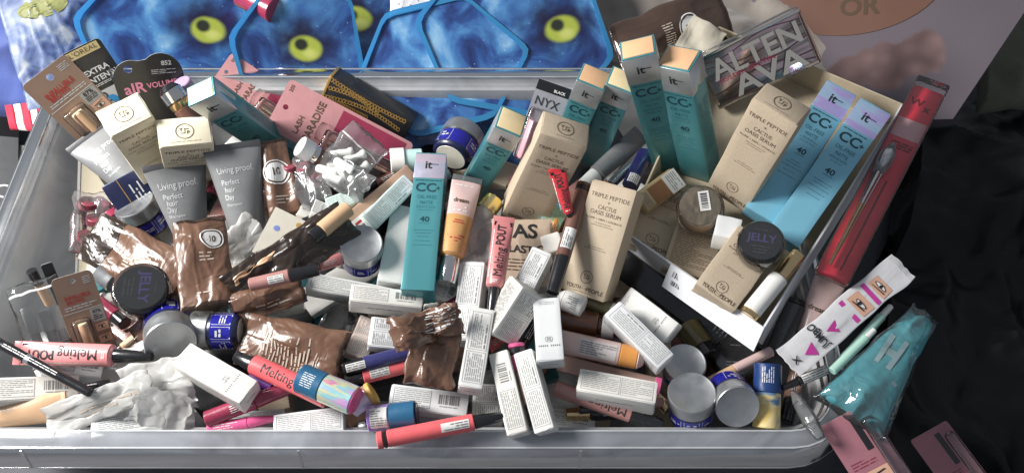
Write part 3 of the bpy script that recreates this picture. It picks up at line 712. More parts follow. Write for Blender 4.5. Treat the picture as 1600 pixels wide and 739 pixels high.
def case(label, bot, top, zb, zt, wpx, oval=None, roll=0, cut=.26, th=.016, tilt=0, sticker=False):
    mt, ln, s = frame(bot, top, zb, zt, None, roll); wd = wpx * s; t = thing('plastic_case', label, 'case', mt, 'blue plastic cases')
    def out(e):
        x1, y0, y1 = wd / 2 - e, e, ln - e; tx = wd * cut; my = ln * .45
        c = [(-tx, y0), (tx, y0), (x1, my), (tx, y1), (-tx, y1), (-x1, my)]; o = []
        for i in range(6):
            p, q, r_ = Vector(c[i - 1]), Vector(c[i]), Vector(c[(i + 1) % 6]); a_, b_ = q + (p - q).normalized() * .012, q + (r_ - q).normalized() * .012
            o += [tuple(a_), tuple(a_ * .25 + q * .5 + b_ * .25), tuple(b_)]
        return o
    part('printed_panel', plate(out(.004), (), .003, -.004), case_print('blue_print_%d' % seed(), (oval[0] * wd, oval[1] * ln, oval[2] * s) if oval else None, tilt), t)
    part('frame', plate(out(0), [out(.008)], .010, -.003), BLUECASE, t)
    part('back_shell', plate(out(.001), (), .002, -th), BLUECASE, t)
    r = random.Random(seed())
    if sticker:
        kk = Ink(Z(.0014)); kk.rect(wd * .36, wd * .42, ln * .12, ln * .2); kk.put('sticker', mat('sky_sticker', (.35, .65, .85), .4), t)
    return t
case('blue clear plastic case with lime oval, leftmost behind the bin', (250, 175), (295, -55), -5, 5, 285, (.16, .61, 28), tilt=12, sticker=True)
case('blue clear plastic case with lime oval, second from left, leaning behind the bin', (445, 178), (492, -25), -5, 7, 215, (.04, .52, 27), tilt=10)
case('blue clear plastic case with lime oval tucked behind the second one', (540, 130), (572, -70), -6, 2, 190, (.0, .50, 27), tilt=10)
case('blue clear plastic case at a slant, no oval in view, behind the bin', (712, 200), (662, 5), -5, 4, 290, None, cut=.22)
case('blue clear plastic case with lime oval, rightmost behind the bin, largest', (785, 175), (828, -75), -4, 7.5, 320, (.22, .57, 29), tilt=24, sticker=True)
case('blue clear plastic case leaning inside the bin against its back wall', (700, 275), (712, 138), -11.5, -3.2, 300, None, cut=.3)
# white dotted packet and a maroon thing at the top edge
t, f, wd, ln = pouch('white packet with grey dots at the top edge behind the blue cases', (668, 60), (672, -50), 0, 5, 120, .015, mat('white_film', (.66, .65, .66), .35), name='dotted_packet', cat='packet', group=None, seal=False)
k = Ink(f)
for i in range(60): k.disc(RNG.uniform(-.4, .4) * wd, RNG.uniform(.3, .95) * ln, .0009, n=6)
k.put('dots', GREYINK, t)
stick('maroon_tube', 'maroon round tube end at the top edge between blue cases', 'tube', (430, 18), (378, -8), 5, 5, 20, [(0, 1, 1, 1, BERRY, 'body')])
# brown pouch behind
pouch('glossy dark brown pouch with number ten logo, behind the bin at top right', (965, 88), (1135, 20), 2, 5, 95, .03, mat('dark_cocoa_film', (.07, .042, .03), .18, .1, .7, .1, 40, .1, 80), .005, ten=(-.02, .64, .15), lines=[(-.2, .25, .42, .5, .003, True)], rag=.004)

# shopping bag with flower print
LILAC = mat('lilac_paper', (.135, .11, .13), .6, var=.06, vscale=8)
def flower_print(spots):
    m = LILAC; nt = m.node_tree; N, K = nt.nodes, nt.links; p = N['Principled BSDF']; c = p.inputs['Base Color'].links[0].from_socket
    tc = N.new('ShaderNodeTexCoord'); nz = N.new('ShaderNodeTexNoise'); nz.inputs['Scale'].default_value = 28; nz.inputs['Detail'].default_value = 4; K.new(tc.outputs['Object'], nz.inputs['Vector'])
    vo = N.new('ShaderNodeTexVoronoi'); vo.feature = 'SMOOTH_F1'; vo.inputs['Scale'].default_value = 48; K.new(tc.outputs['Object'], vo.inputs['Vector'])
    cr = N.new('ShaderNodeValToRGB'); cr.color_ramp.elements[0].color = (.24, .15, .145, 1); cr.color_ramp.elements[1].color = (.10, .055, .055, 1); cr.color_ramp.elements[1].position = .75; K.new(vo.outputs['Distance'], cr.inputs[0])
    for x, y, r in spots:
        mp = N.new('ShaderNodeMapping'); mp.vector_type = 'TEXTURE'; mp.inputs['Location'].default_value = (x, y, 0); mp.inputs['Scale'].default_value = (r, r * .9, 1e3); K.new(tc.outputs['Object'], mp.inputs[0])
        l = N.new('ShaderNodeVectorMath'); l.operation = 'LENGTH'; K.new(mp.outputs[0], l.inputs[0])
        ma = N.new('ShaderNodeMath'); ma.operation = 'MULTIPLY_ADD'; ma.inputs[1].default_value = .9; K.new(nz.outputs['Fac'], ma.inputs[0]); K.new(l.outputs['Value'], ma.inputs[2])
        sm = N.new('ShaderNodeMapRange'); sm.interpolation_type = 'SMOOTHSTEP'; sm.inputs[1].default_value = 1.25; sm.inputs[2].default_value = 1.5; sm.inputs[3].default_value = 1; sm.inputs[4].default_value = 0; K.new(ma.outputs[0], sm.inputs[0])
        mx = N.new('ShaderNodeMix'); mx.data_type = 'RGBA'; K.new(sm.outputs[0], mx.inputs[0]); K.new(c, mx.inputs[6]); K.new(cr.outputs[0], mx.inputs[7]); c = mx.outputs[2]
    K.new(c, p.inputs['Base Color']); return m
mt, ln, s = frame((1346, 190), (1352, -30), -5, 4); t = thing('shopping_bag', 'lilac paper shopping bag with peach oval, dark lettering and pink flowers', 'bag', mt); a = s
P = [(-215 * a, 0), (125 * a, 0), (255 * a, ln), (-215 * a, ln)]
part('body', plate(P, (), .03, -.016), flower_print([(28 * a, ln - 140 * a, 44 * a), (76 * a, ln - 126 * a, 42 * a), (-20 * a, ln - 150 * a, 36 * a)]), t)
k = Ink(Z(.0002)); k.poly([q for q in circle(-25 * a, ln * 1.02, 140 * a, 92 * a, 48)]); k.put('peach_oval', mat('peach_print', (.16, .075, .05), .55, var=.08, vscale=12), t)
k = Ink(Z(.0007)); k.text('OR', -8 * a, ln - 43 * a, 40 * a, True, w=58 * a); k.put('lettering', BROWNINK, t)
# black bag on the right
LEATH = mat('black_leather', (.006, .006, .006), .42, var=.3, vscale=40, bump=.12, bscale=120, spec=.25)
tag(cloth('black_bag', [(1330, 860), (1900, 860), (1900, 90), (1440, 150)], [-11, -9, -8, -11], LEATH, .035, 6, 9.4, n=110, fine=.003), 'crumpled shiny black bag filling the right side', 'bag')
tag(cloth('olive_cloth', [(1530, 165), (1720, 165), (1760, -80), (1560, -80)], [-5, -5, -2, -2], mat('olive_wool', (.10, .10, .075), .95, var=.2, vscale=40, bump=.3, bscale=500), .01, 9, 3.3, n=30), 'dark olive cloth at the top right corner', 'cloth')

# ================================================================== white mailing tray
corner = [((1194, 513), 2.5), ((1412, 163), 7), ((1120, 40), 4.5), ((975, 362), -.3)]
Q = [U(p_, z_) for p_, z_ in corner]
nrm = (Q[1] - Q[0]).cross(Q[3] - Q[0]).normalized()
tr = thing('cardboard_tray', 'open white cardboard mailing tray with kraft inside, holding cartons and pots', 'tray', Matrix.Translation(Q[0] - nrm * .042)); iv = Matrix.Translation(-(Q[0] - nrm * .042))
def slab(name, pts, n_, th, m, parent, inv_):
    vs = list(pts) + [p_ - n_ * th for p_ in pts]; k_ = len(pts)
    fs = [tuple(range(k_)), tuple(range(2 * k_ - 1, k_ - 1, -1))] + [(i, k_ + i, k_ + (i + 1) % k_, (i + 1) % k_) for i in range(k_)]
    return part(name, mesh(vs, fs), m, parent, inv_)
dn = -nrm * .042
slab('floor', [q + dn for q in Q], nrm, .002, KRAFTD, tr, iv)
for i, nm, mm in ((0, 'side_wall', PAPER), (1, 'back_wall', KRAFTD), (2, 'left_wall', KRAFTD), (3, 'front_wall', PAPER)):
    a_, b_ = Q[i], Q[(i + 1) % 4]; n_ = (b_ - a_).cross(nrm).normalized()
    pts = [a_ + dn, b_ + dn, b_, a_]
    if i == 3:   # torn front wall, dips at its left end
        pts = [a_ + dn * 1.15, b_ + dn, a_ + (0 * a_)] if False else [a_ + dn, b_ + dn, a_.lerp(b_, .02), b_][0:0] or [b_.lerp(a_, 0) + dn, b_]
        e = [b_ + dn * .1]; 
        for j in range(9):
            u = j / 8; e.append(b_.lerp(a_, .04 + .32 * u) + dn * (.1 + .25 * math.sin(u * 3.1) + .06 * math.sin(j * 2.3)))
        pts = [a_ + dn, b_ + dn] + e + [b_.lerp(a_, .40), a_]
        pts = [a_ + dn, a_] + [b_.lerp(a_, .40)] + e[::-1] + [b_ + dn]; n_ = -n_; n_ = -n_
        pts = pts[::-1]
    slab(nm, pts, n_ * (1 if i != 3 else 1), .0022, mm, tr, iv)
# folded-out white front panel with a bar code
a_, b_ = Q[0], Q[3]; n_ = (Q[0] - Q[3]).cross(nrm).normalized(); out = (Q[0] - Q[1]).normalized()
fa, fb = a_, b_.lerp(a_, .36); lo = out * .022 - nrm * .02
slab('front_panel', [fb + lo * 1.0 + nrm * .002, fa + lo + nrm * .002, fa + nrm * .002, fb + nrm * .002], (fa - fb).cross(-lo).normalized(), .0018, PAPER, tr, iv)
ax = (fa - fb).normalized(); ay = (-lo).normalized(); az = ax.cross(ay)
M_ = Matrix((ax, ay, az)).transposed().to_4x4(); M_.translation = fb + lo + nrm * .002
k = Ink(Z(.0006)); h_ = lo.length; k.barcode(.006, .050, h_ * .55, h_ * .78, random.Random(4)); k.barcode(.008, .040, h_ * .25, h_ * .42, random.Random(6)); ob = k.put('barcode', INK, tr); ob.matrix_local = iv @ M_

# ================================================================== back left of the pile
def infallible(label, bot, top, zb, zt, w):
    t, wd, ln = card('blister_card', label, bot, top, zb, zt, w, TAUPE)
    k = Ink(Z(.0009)); k.text('INFALLIBLE', -wd * .02, ln * .745, wd * .15, True, w=wd * .62); k.text('BROWS', -wd * .10, ln * .69, wd * .14, True, w=wd * .42); k.put('lettering', REDINK, t)
    r = random.Random(seed()); k = Ink(Z(.0009)); k.lines(-wd * .4, wd * .4, ln * .60, ln * .655, .0028, r, fill=.4); k.rect(-wd * .47, wd * .47, ln * .57, ln * .578); k.lines(wd * .22, wd * .42, ln * .86, ln * .95, .0022, r, fill=.35); k.put('fine_print', SILVERINK, t)
    k = Ink(Z(.0009)); k.rect(wd * .14, wd * .47, ln * .40, ln * .56); k.put('grey_panel', mat('grey_panel', (.36, .35, .33), .4), t)
    k = Ink(Z(.0012)); k.text('87%', wd * .30, ln * .52, wd * .12, True); k.lines(wd * .18, wd * .42, ln * .43, ln * .49, .0022, r); k.put('claim_lettering', INK, t)
    a, b, c = Ink(Z(.0010)), Ink(Z(.0016)), Ink(Z(.0013))
    for y in (.33, .19): eye(a, b, c, wd * .31, ln * y, wd * .155)
    a.put('skin_print', SKIN, t); c.put('eye_white', WHITEINK, t); b.put('brow_print', BROWNINK, t)
    blister(t, -wd * .38, wd * .10, ln * .06, ln * .50, .016)
    me = lathe([(ln * .08, wd * .12), (ln * .1, wd * .125), (ln * .40, wd * .125), (ln * .42, wd * .12)]); part('brow_stick', me, TAN, t, Matrix.Translation((-wd * .12, 0, wd * .13)))
    part('stick_cap', lathe([(ln * .42, wd * .118), (ln * .425, wd * .122), (ln * .44, wd * .11)]), mat('pale_beige', (.80, .62, .42), .4), t, Matrix.Translation((-wd * .12, 0, wd * .13)))
infallible('taupe brow blister card with red print leaning at the far left corner', (170, 212), (67, 110), -3.5, 5.5, 80)
infallible('taupe brow blister card with red print standing low by the left wall', (155, 556), (110, 429), -3, 4.2, 58)

t, wd, ln = card('blister_card', 'black mascara card with gold header behind the taupe card', (200, 185), (124, 73), -5, 4.5, 62, BLACKC)
k = Ink(Z(.0009)); k.rect(-wd * .42, wd * .40, ln * .885, ln * .985); k.put('gold_header', mat('pale_gold_print', (.70, .56, .28), .4, .2), t)
k = Ink(Z(.0013)); k.text("L'OREAL", 0, ln * .937, wd * .16, w=wd * .7); k.put('maker_lettering', BROWNINK, t)
k = Ink(Z(.0009)); k.text('EXTRA', wd * .02, ln * .68, wd * .19, True, w=wd * .62); k.text('INTENSE', wd * .06, ln * .58, wd * .19, True, w=wd * .72); k.lines(-wd * .35, wd * .35, ln * .49, ln * .53, .002, RNG); k.put('lettering', WHITEINK, t)
k = Ink(Z(.0009)); k.rect(-wd * .48, wd * .48, ln * .02, ln * .44); k.put('white_panel', WHITEC, t)
k = Ink(Z(.0012)); k.text('2', -wd * .15, ln * .34, wd * .4); k.text('2', wd * .05, ln * .2, wd * .4); k.put('swash', INK, t)
part('blister', lathe([(ln * .02, .008), (ln * .5, .008), (ln * .62, .0035), (ln * .66, .001)]), CLEAR, t, Matrix.Translation((wd * .33, 0, .008)))
part('mascara_wand', lathe([(ln * .02, .0045), (ln * .5, .0045), (ln * .51, .004)]), CHROME, t, Matrix.Translation((wd * .33, 0, .008)))

def heart(wd, ln):
    o = [(-wd * .40, 0), (wd * .40, 0), (wd * .5, ln * .35)]
    o += [(wd * .20 + wd * .31 * math.cos(a), ln * .70 + ln * .30 * math.sin(a)) for a in [math.radians(d) for d in range(-10, 131, 10)]]
    o += [(-wd * .22 + wd * .28 * math.cos(a), ln * .68 + ln * .25 * math.sin(a)) for a in [math.radians(d) for d in range(70, 191, 10)]]
    return o
t, wd, ln = card('blister_card', 'glossy black heart shaped mascara card with pink lettering', (246, 200), (226, 85), -5, 4.5, 100, BLACKC, outline=heart, hole=lambda w_, l_: [circle(-w_ * .27, l_ * .82, w_ * .06)])
k = Ink(Z(.0009)); k.text('aIR', -wd * .22, ln * .56, wd * .24, True, rot=6); k.text('VOLUME', wd * .18, ln * .60, wd * .125, True, rot=6, w=wd * .45); k.put('lettering', PINKINK, t)
k = Ink(Z(.0009)); k.text('852', wd * .28, ln * .87, wd * .10, True); k.lines(wd * .05, wd * .4, ln * .74, ln * .80, .0024, RNG, fill=.3); k.put('fine_print', SILVERINK, t)
stick('mascara_bottle', 'dark mascara bottle with chrome ball top below the heart card', 'mascara', (318, 210), (259, 134), -3, 2.2, 19, [(0, .55, .7, .85, BROWNP, 'barrel'), (.55, .68, .85, .9, GOLD, 'collar'), (.68, .9, 1, 1, CHROME, 'ball'), (.9, 1, .9, .6, BLACKP, 'ball_top')])
stick('lilac_lip_tube', 'small violet tube beside the chrome mascara ball', 'tube', (330, 190), (283, 128), -6, 1, 14, [(0, 1, 1, 1, mat('lilac_plastic', (.40, .30, .45), .4), 'body')])

yp('kraft serum carton at far left with its pale logo flap up, half behind grey tubes', (262, 285), (207, 199), -5, None, 66, L=.14, d=.040, body=CREAM)  # cream instead of kraft: the strong light is painted into the body
yp('kraft serum carton with logo flap up, second from left, behind the grey tubes', (303, 300), (292, 228), -5, None, 75, L=.12, d=.038, body=CREAM)  # same kraft carton, painted cream for the bright light on it
cc('teal carton lying on its edge beside the pink mascara cards at left', (468, 262), (315, 157), -8, None, 36, L=.20, roll=-38, flap=YELLOWF, d=.026, band=FOIL)

def paradise(label, bot, top, zb, zt, w, roll=0):
    t, wd, ln = card('blister_card', label, bot, top, zb, zt, w, ROSE, hole=lambda w_, l_: [circle(0, l_ - w_ * .16, w_ * .05)], roll=roll)
    k = Ink(Z(.0009)); k.text('LASH', -wd * .18, ln * .80, wd * .14, True, w=wd * .34); k.text('PARADISE', 0, ln * .71, wd * .19, True, w=wd * .78); k.text('200', wd * .36, ln * .955, wd * .09, True); k.put('lettering', BROWNINK, t)
    k = Ink(Z(.0009)); k.rect(wd * .02, wd * .44, ln * .05, ln * .56); k.put('wine_panel', BERRY, t)
    blister(t, -wd * .44, wd * .0, ln * .04, ln * .60, .017)
    part('mascara_tube', lathe([(ln * .05, .0065), (ln * .06, .007), (ln * .54, .007), (ln * .55, .0065)]), mat('rose_gold', (.75, .46, .34), .2, .9), t, Matrix.Translation((-wd * .22, 0, .0085)))
    part('hook', lathe([(ln * .60, .012), (ln * .605, .0125), (ln * .65, .0125), (ln * .66, .009)]), CLEAR, t, Matrix.Translation((-wd * .1, 0, .006)))
paradise('pink mascara card at the back, behind the other pink card', (505, 215), (345, 107), -7, .8, 60)
paradise('pink mascara card with brown lettering and rose gold tube, in front', (628, 262), (434, 161), -4.5, 1.8, 84)

# black carton with gold chains
mt, ln, s = frame((636, 208), (509, 136), -4, .6, None, -32); wd = 44 * s; t = thing('chain_print_carton', 'black carton printed with gold chains near the back wall', 'carton', mt)
part('body', wornbox(wd, ln, .03, 91), BLACKC, t)
k = Ink(Z(.0005))
for n_, f_ in ((26, lambda u: (-.36 + .25 * u + .25 * math.sin(u * 3.0), .97 - .9 * u)), (26, lambda u: (.38 - .08 * math.sin(u * 3.1), .97 - .92 * u)), (18, lambda u: (-.36 + .1 * u, .9 - .45 * u)), (16, lambda u: (.05 + .2 * math.sin(u * 3), .95 - .6 * u))):
    for i in range(n_):
        x, y = f_(i / n_); k.ring(x * wd, y * ln, .0035, .0013, .0026, 10)
k.put('gold_chain_print', GOLDINK, t)
part('gold_edge', box(-wd / 2 - .0006, wd / 2 + .0006, ln - .003, ln + .0006, -.0306, .0008, .0004), GOLDINK, t)

# grey tubes
squeeze('shampoo_tube', 'grey squeeze tube lying furthest left, half hidden by a navy carton', 'tube', (232, 306), (138, 207), -6.5, -1.2, 84, GREY, GREYD, .10, .5, .62, .9, 'grey shampoo tubes', GREYD, ink=ink_living)
squeeze('shampoo_tube', 'grey squeeze tube in the middle, standing left of the brown sachet', 'tube', (303, 385), (271, 252), -5, 2.6, 92, GREY, GREYD, .08, .42, .52, .9, 'grey shampoo tubes', GREYD, ink=ink_living)
squeeze('shampoo_tube', 'grey squeeze tube, rightmost of the three, its crimp highest', 'tube', (393, 385), (361, 224), -4, 4, 86, GREY, WHITEP, .12, .5, .60, .9, 'grey shampoo tubes', GREYD, ink=ink_living)
pouch('slim brown stick sachet with number ten logo right of the grey tubes', (448, 338), (423, 219), -1.5, 2.5, 44, .012, ten=(-.04, .57, .36), lines=[(-.25, .3, .15, .28, .004, False)], tp=1.15)
# navy carton
mt, ln, s = frame((238, 332), (198, 273), -5.2, -1.6, None); wd = 82 * s; t = thing('navy_carton', 'navy carton with silvery end lying on the left grey tube', 'carton', mt)
part('body', wornbox(wd, ln, .022, 92), NAVY, t); part('end_foil', box(-wd / 2 + .001, wd / 2 - .001, ln - .0005, ln + .001, -.021, -.001, .0003), mat('blue_silver', (.20, .25, .34), .25, .7), t)
k = Ink(Z(.0005)); k.rect(-wd * .22, -wd * .205, 0, ln); k.put('gold_line', GOLDINK, t)
k = Ink(Z(.0006)); k.lines(-wd * .1, wd * .12, ln * .25, ln * .8, .005, RNG, vert=True, fill=.35); k.lines(wd * .25, wd * .33, ln * .3, ln * .7, .005, RNG, vert=True, fill=.35); k.put('lettering', SILVERINK, t)
jar('silver lidded blue jar half buried under the big brown sachet at left', (238, 358), (209, 318), -7.5, -3.4, 32)
# cream board and clear sleeve along the left wall
mt, ln, s = frame((158, 480), (152, 238), -11, -5); t = thing('cream_board', 'cream card panel standing along the left wall of the bin', 'card', mt)
part('panel', plate([(-32 * s, 0), (34 * s, 0), (40 * s, ln * .55), (-22 * s, ln)], (), .002), CREAM, t); part('folded_edge', plate([(-36 * s, 0), (-33 * s, 0), (-23 * s, ln), (-27 * s, ln)], (), .004), WHITEC, t)
# glitter pots in clear bags
def glitter_bag(label, bot, top, zb, zt, w, spots, th=.02):
    mt, ln, s = frame(bot, top, zb, zt); wd = w * s; t = thing('glitter_bag', label, 'bag', mt, 'clear bags of red glitter pots')
    me, f = pillow(wd, ln, th, seed(), .003, rag=.003); part('bag_film', me, CLEARH, t)
    for x, y, r in spots:
        r *= s; part('glitter_pot', lathe([(-r * .5, r * .8), (-r * .45, r), (r * .3, r), (r * .36, r * .94)], 24), GLITTER, t, Matrix.Translation((x * wd, y * ln, 0)) @ Matrix.Rotation(math.radians(55), 4, 'X') @ Matrix.Rotation(math.radians(40 * x), 4, 'Z'))
glitter_bag('clear bag of red glitter pots against the left wall', (140, 398), (148, 300), -5.5, -4, 58, [(-.12, .80, 15), (.08, .55, 14), (-.12, .28, 13)], .018)
stick('maroon_gloss', 'dark maroon gloss tube beside the red glitter bag', 'gloss', (152, 318), (205, 362), -6, -5, 14, [(0, .6, 1, 1, BERRY, 'barrel'), (.6, 1, .9, .9, BLACKP, 'cap')])
glitter_bag('clear bag of red glitter pots right of the slim brown stick sachet', (498, 318), (462, 245), -1, 1, 50, [(-.30, .86, 10), (.05, .74, 11), (.38, .5, 12)], .016)

# brown sachets at left
pouch('large brown sachet with dark header lying below the navy carton', (292, 444), (138, 366), -2.5, -2, 84, .024, dark_end=True, lines=[(-.25, .2, .34, .58, .0045, True)], wr=.004, rag=.003)
pouch('brown sachet with number ten logo facing up in the left middle', (326, 480), (311, 345), 1.5, 3, 80, .016, ten=(.20, .74, .17), lines=[(-.05, .35, .50, .60, .004, False), (-.2, .3, .14, .18, .004, False)], wr=.004, rag=.003)
pouch('narrow brown sachet end curling under the black jelly pot at left', (208, 528), (300, 455), -.8, .2, 36, .01, wr=.005, rag=.004)
pot('black jelly pot with violet lettering turned sideways, at left', (226, 462), (219, 448), .2, 2.6, 43, rot=-92)
stick('silver_cap_bottle', 'small silver cap poking out left of the jelly pot', 'bottle', (198, 452), (154, 424), -4.5, -3.2, 18, [(0, .45, 1, 1, BLACKP, 'bottle'), (.45, 1, .98, .98, SILVER, 'cap')])
pouch('crumpled white film scrap left of the black jelly pot', (182, 505), (170, 455), -4, -3.4, 58, .012, TISSUE, .007, name='film_scrap', cat='scrap', group=None, seal=False, rag=.008)
stick('maroon_gloss', 'maroon gloss tube between the taupe card and the blue jar', 'gloss', (150, 470), (196, 506), -3.5, -3, 12, [(0, .7, 1, 1, BERRY, 'barrel'), (.7, 1, .95, .9, BLACKP, 'cap')])

# bag of white sticks
mt, ln, s = frame((92, 566), (47, 440), -1.5, 3); wd = 72 * s; t = thing('sample_bag', 'clear zip bag of white capped vials by the left wall', 'bag', mt, 'clear zip bags')
me, f = pillow(wd, ln, .022, seed(), .002, rag=.002); part('bag_film', me, CLEAR, t)
k = Ink(f)
for i in range(12): k.rect(wd * (-.48 + .08 * i), wd * (-.40 + .08 * i), ln * .86, ln * .885)
k.put('zip_strip', WHITEP, t)
for x, y0, y1 in ((-.24, .12, .72), (.05, .10, .62), (.26, .08, .64)):
    part('vial', lathe([(ln * y0, .0048), (ln * (y0 + .28), .0048)]), mat('frosted_vial', (.62, .63, .62), .3), t, Matrix.Translation((x * wd, 0, 0))); part('vial_cap', lathe([(ln * (y0 + .28), .0058), (ln * y1 - .001, .0058), (ln * y1, .005)]), WHITEP, t, Matrix.Translation((x * wd, 0, 0)))
k = Ink(lambda x, y: (x, y, .0068)); k.rect(-wd * .35, wd * .42, ln * .05, ln * .24); k.put('paper_label', WHITEC, t)
k = Ink(lambda x, y: (x, y, .0072)); k.lines(-wd * .3, wd * .38, ln * .08, ln * .22, .0032, RNG, fill=.35); k.put('fine_print', GREYINK, t)
stick('liner_pencil', 'short black pencil standing behind the bag of vials', 'pencil', (78, 475), (49, 422), -3.5, 1.2, 8, [(0, .6, .9, .9, TAN, 'barrel'), (.6, 1, 1, 1, BLACKP, 'cap')])
t, wd, ln = card('blister_card', 'thin dark card edge standing between vials and taupe card', (118, 520), (72, 412), -4, 3.6, 16, BLACKC, hole=False, r=.002)

jar('blue jar tipped with its silver lid facing the viewer, at lower left', (262, 492), (267, 537), -2.2, 1.2, 38)
jar('blue and silver jar lying on its side under the brown sachets', (378, 517), (302, 516), -1.2, -1.2, 30)

# ================================================================== front left
squeeze('lip_tube', 'pink lip tube with upside down black lettering at the far left', 'lip tube', (238, 557), (22, 551), 1.2, 1.6, 37, PINK, BLACKP, .27, .62, .95, .8, 'lip tubes', ink=ink_pout, cap_taper=.62)
stick('eyeliner_pen', 'long black eyeliner pen lying over the pink tube at far left', 'pen', (142, 614), (-25, 523), 2.2, 4, 8, [(0, .55, .9, 1, BLACKP, 'barrel'), (.55, .6, 1.05, 1.05, SILVER, 'ring'), (.6, 1, 1, 1, BLACKP, 'cap')], prints=p_fine(.3, .8))
stick('liner_pencil', 'stub of a black pencil tip beside the white crumpled film', 'pencil', (128, 606), (172, 598), .2, .2, 7, [(0, .6, .9, .9, BLACKP, 'barrel'), (.6, 1, 1, .8, BLACKP, 'cap')])
white('white carton with bar code at the far left edge of the front', (50, 623), (52, 588), -.2, -.2, 128, None, .03, style='bar')
squeeze('foundation_tube', 'tan foundation tube lying at the far left front', 'tube', (-35, 652), (104, 634), -2, -1.2, 46, TAN, MAUVE, .28, .8, .9, .9, ink=None)
white('white carton with bar code, half covered by the white crumpled film', (226, 670), (223, 632), -1.5, -1.5, 146, None, .03, style='bar')
pouch('long crumpled white film packet lying across the front left', (72, 660), (240, 600), .6, 1.4, 50, .026, TISSUE, .0035, name='film_packet', cat='packet', group=None, seal=False, rag=.005, lines=[(-.1, .25, .3, .85, .005, True)])
pouch('crumpled white film bunched beside the crest carton at front left', (190, 615), (300, 590), .2, .6, 78, .02, TISSUE, .0035, name='film_packet', cat='packet', group=None, seal=False, rag=.006)
pouch('flat piece of white film hanging over the bar code carton', (240, 668), (262, 612), .4, .8, 84, .006, TISSUE, .0035, name='film_packet', cat='packet', group=None, seal=False, rag=.006)
pouch('wad of white film under the tipped blue jar', (190, 585), (262, 545), -.8, -.4, 60, .02, TISSUE, .0035, name='film_packet', cat='packet', group=None, seal=False, rag=.006)
white('white carton with grey crest lying slanted at front left', (388, 612), (283, 552), 2.4, 2.6, 42, None, .026, roll=14, style='crest')
stick('lip_gloss', 'berry red lip gloss tube beside the front left crest carton', 'gloss', (322, 655), (455, 604), -.8, -.2, 13, [(0, .58, 1, 1, BERRY, 'barrel'), (.58, 1, .95, .85, BERRY, 'cap')], prints=p_fine(.3, .55))
stick('lip_gloss', 'hot pink slim gloss tube touching the front rim', 'gloss', (325, 670), (430, 653), -1.5, -1.5, 9, [(0, .6, 1, 1, HOTPINK, 'barrel'), (.6, 1, 1, .55, HOTPINK, 'cap')], prints=p_fine(.1, .5))
stick('purple_tube', 'violet tube end peeping out below the coral lip tube', 'tube', (392, 588), (428, 606), -.5, -.5, 12, [(0, 1, 1, 1, mat('violet_plastic', (.16, .04, .28), .3, coat=.3), 'body')])
stick('lip_tube', 'coral lip tube lying under the blue and rainbow stick', 'lip tube', (368, 556), (512, 622), 1.2, 1.4, 16, [(0, .2, .55, .8, BLACKP, 'cap'), (.2, 1, 1, 1, CORAL, 'barrel')], group='lip tubes', prints=p_pout)
stick('balm_stick', 'balm stick with petrol blue cap and rainbow foil barrel', 'balm stick', (470, 590), (557, 627), 3.2, 3.2, 23, [(0, .42, 1.02, 1.02, PETROL, 'cap'), (.42, .97, 1, 1, RAINBOW, 'barrel'), (.97, 1, .95, .9, HOTPINK, 'end')], prints=p_fine(.1, .3))
stick('yellow_balm', 'round stick with mustard yellow end beside the rainbow stick', 'balm stick', (548, 636), (584, 612), .8, 1.4, 19, [(0, .8, .95, .95, HOLOP, 'barrel'), (.8, 1, 1, 1, mat('mustard', (.65, .40, .10), .4), 'end')])
white('white carton with fine print at the front, below the rainbow stick', (482, 678), (482, 641), -.4, -.6, 106, None, .03, roll=-10, style='land')
stick('balm_stick', 'petrol blue balm stick lying with its hollow end, shade painted navy, facing right', 'balm stick', (576, 654), (652, 646), 1, 1.4, 21, [(0, .45, .95, .95, ramp_mat('violet_white_label', [(.35, (.75, .74, .76)), (.5, (.35, .18, .6)), (.65, (.8, .78, .8))], 40, .4), 'barrel'), (.45, .98, 1, 1, PETROL, 'cap'), (.98, 1.0, .85, .8, NAVY, 'hollow_shade')], prints=p_label(.08, .42))  # closed navy disc paints the shade inside the hollow end
stick('lip_tube', 'coral lip tube resting on the front rim', 'lip tube', (787, 650), (589, 688), 1.6, 2.0, 13.5, [(0, .24, .55, .85, BLACKP, 'cap'), (.24, .92, 1, 1, CORAL, 'barrel'), (.92, .95, 1.02, 1.02, BLACKP, 'maker_band'), (.95, 1, 1, 1, CORAL, 'end')], group='lip tubes', prints=p_label(.28, .5, halfw=.5))
white('white carton with bar code beside the crumpled brown sachet, front centre', (668, 642), (673, 607), .4, .2, 122, None, .032, style='bar')
white('white carton with fine print, wedged low behind the front centre carton', (762, 655), (764, 600), -2, -2, 48, None, .03, style='print')

# centre bottom
t, f, wd, ln = pouch('crumpled brown sachet with folded top at the centre front', (668, 604), (684, 505), 2.6, 4.2, 78, .026, wr=.010, rag=.005, seal=False, crumple=True)
mt2, l2, s2 = frame((672, 535), (660, 484), 4.6, 6.2); w2 = 112 * s2; me, f2 = pillow(w2, l2, .012, 58, .008, rag=.005, crumple=True)
part('folded_top', me, BROWN, t, t.matrix_world.inverted() @ mt2 if False else frame((668, 604), (684, 505), 2.6, 4.2)[0].inverted() @ mt2)
k = Ink(f2); k.lines(0, w2 * .4, l2 * .3, l2 * .9, .003, RNG, fill=.3); ob = k.put('fold_lettering', SILVERINK, t); ob.matrix_local = frame((668, 604), (684, 505), 2.6, 4.2)[0].inverted() @ mt2
pouch('wide brown sachet with rows of pale lettering in the front left centre', (538, 560), (376, 528), -.6, -1, 84, .028, lines=[(-.45, .2, .30, .75, .0042, False), (-.45, .3, .2, .26, .003, False)], wr=.004, rag=.004)
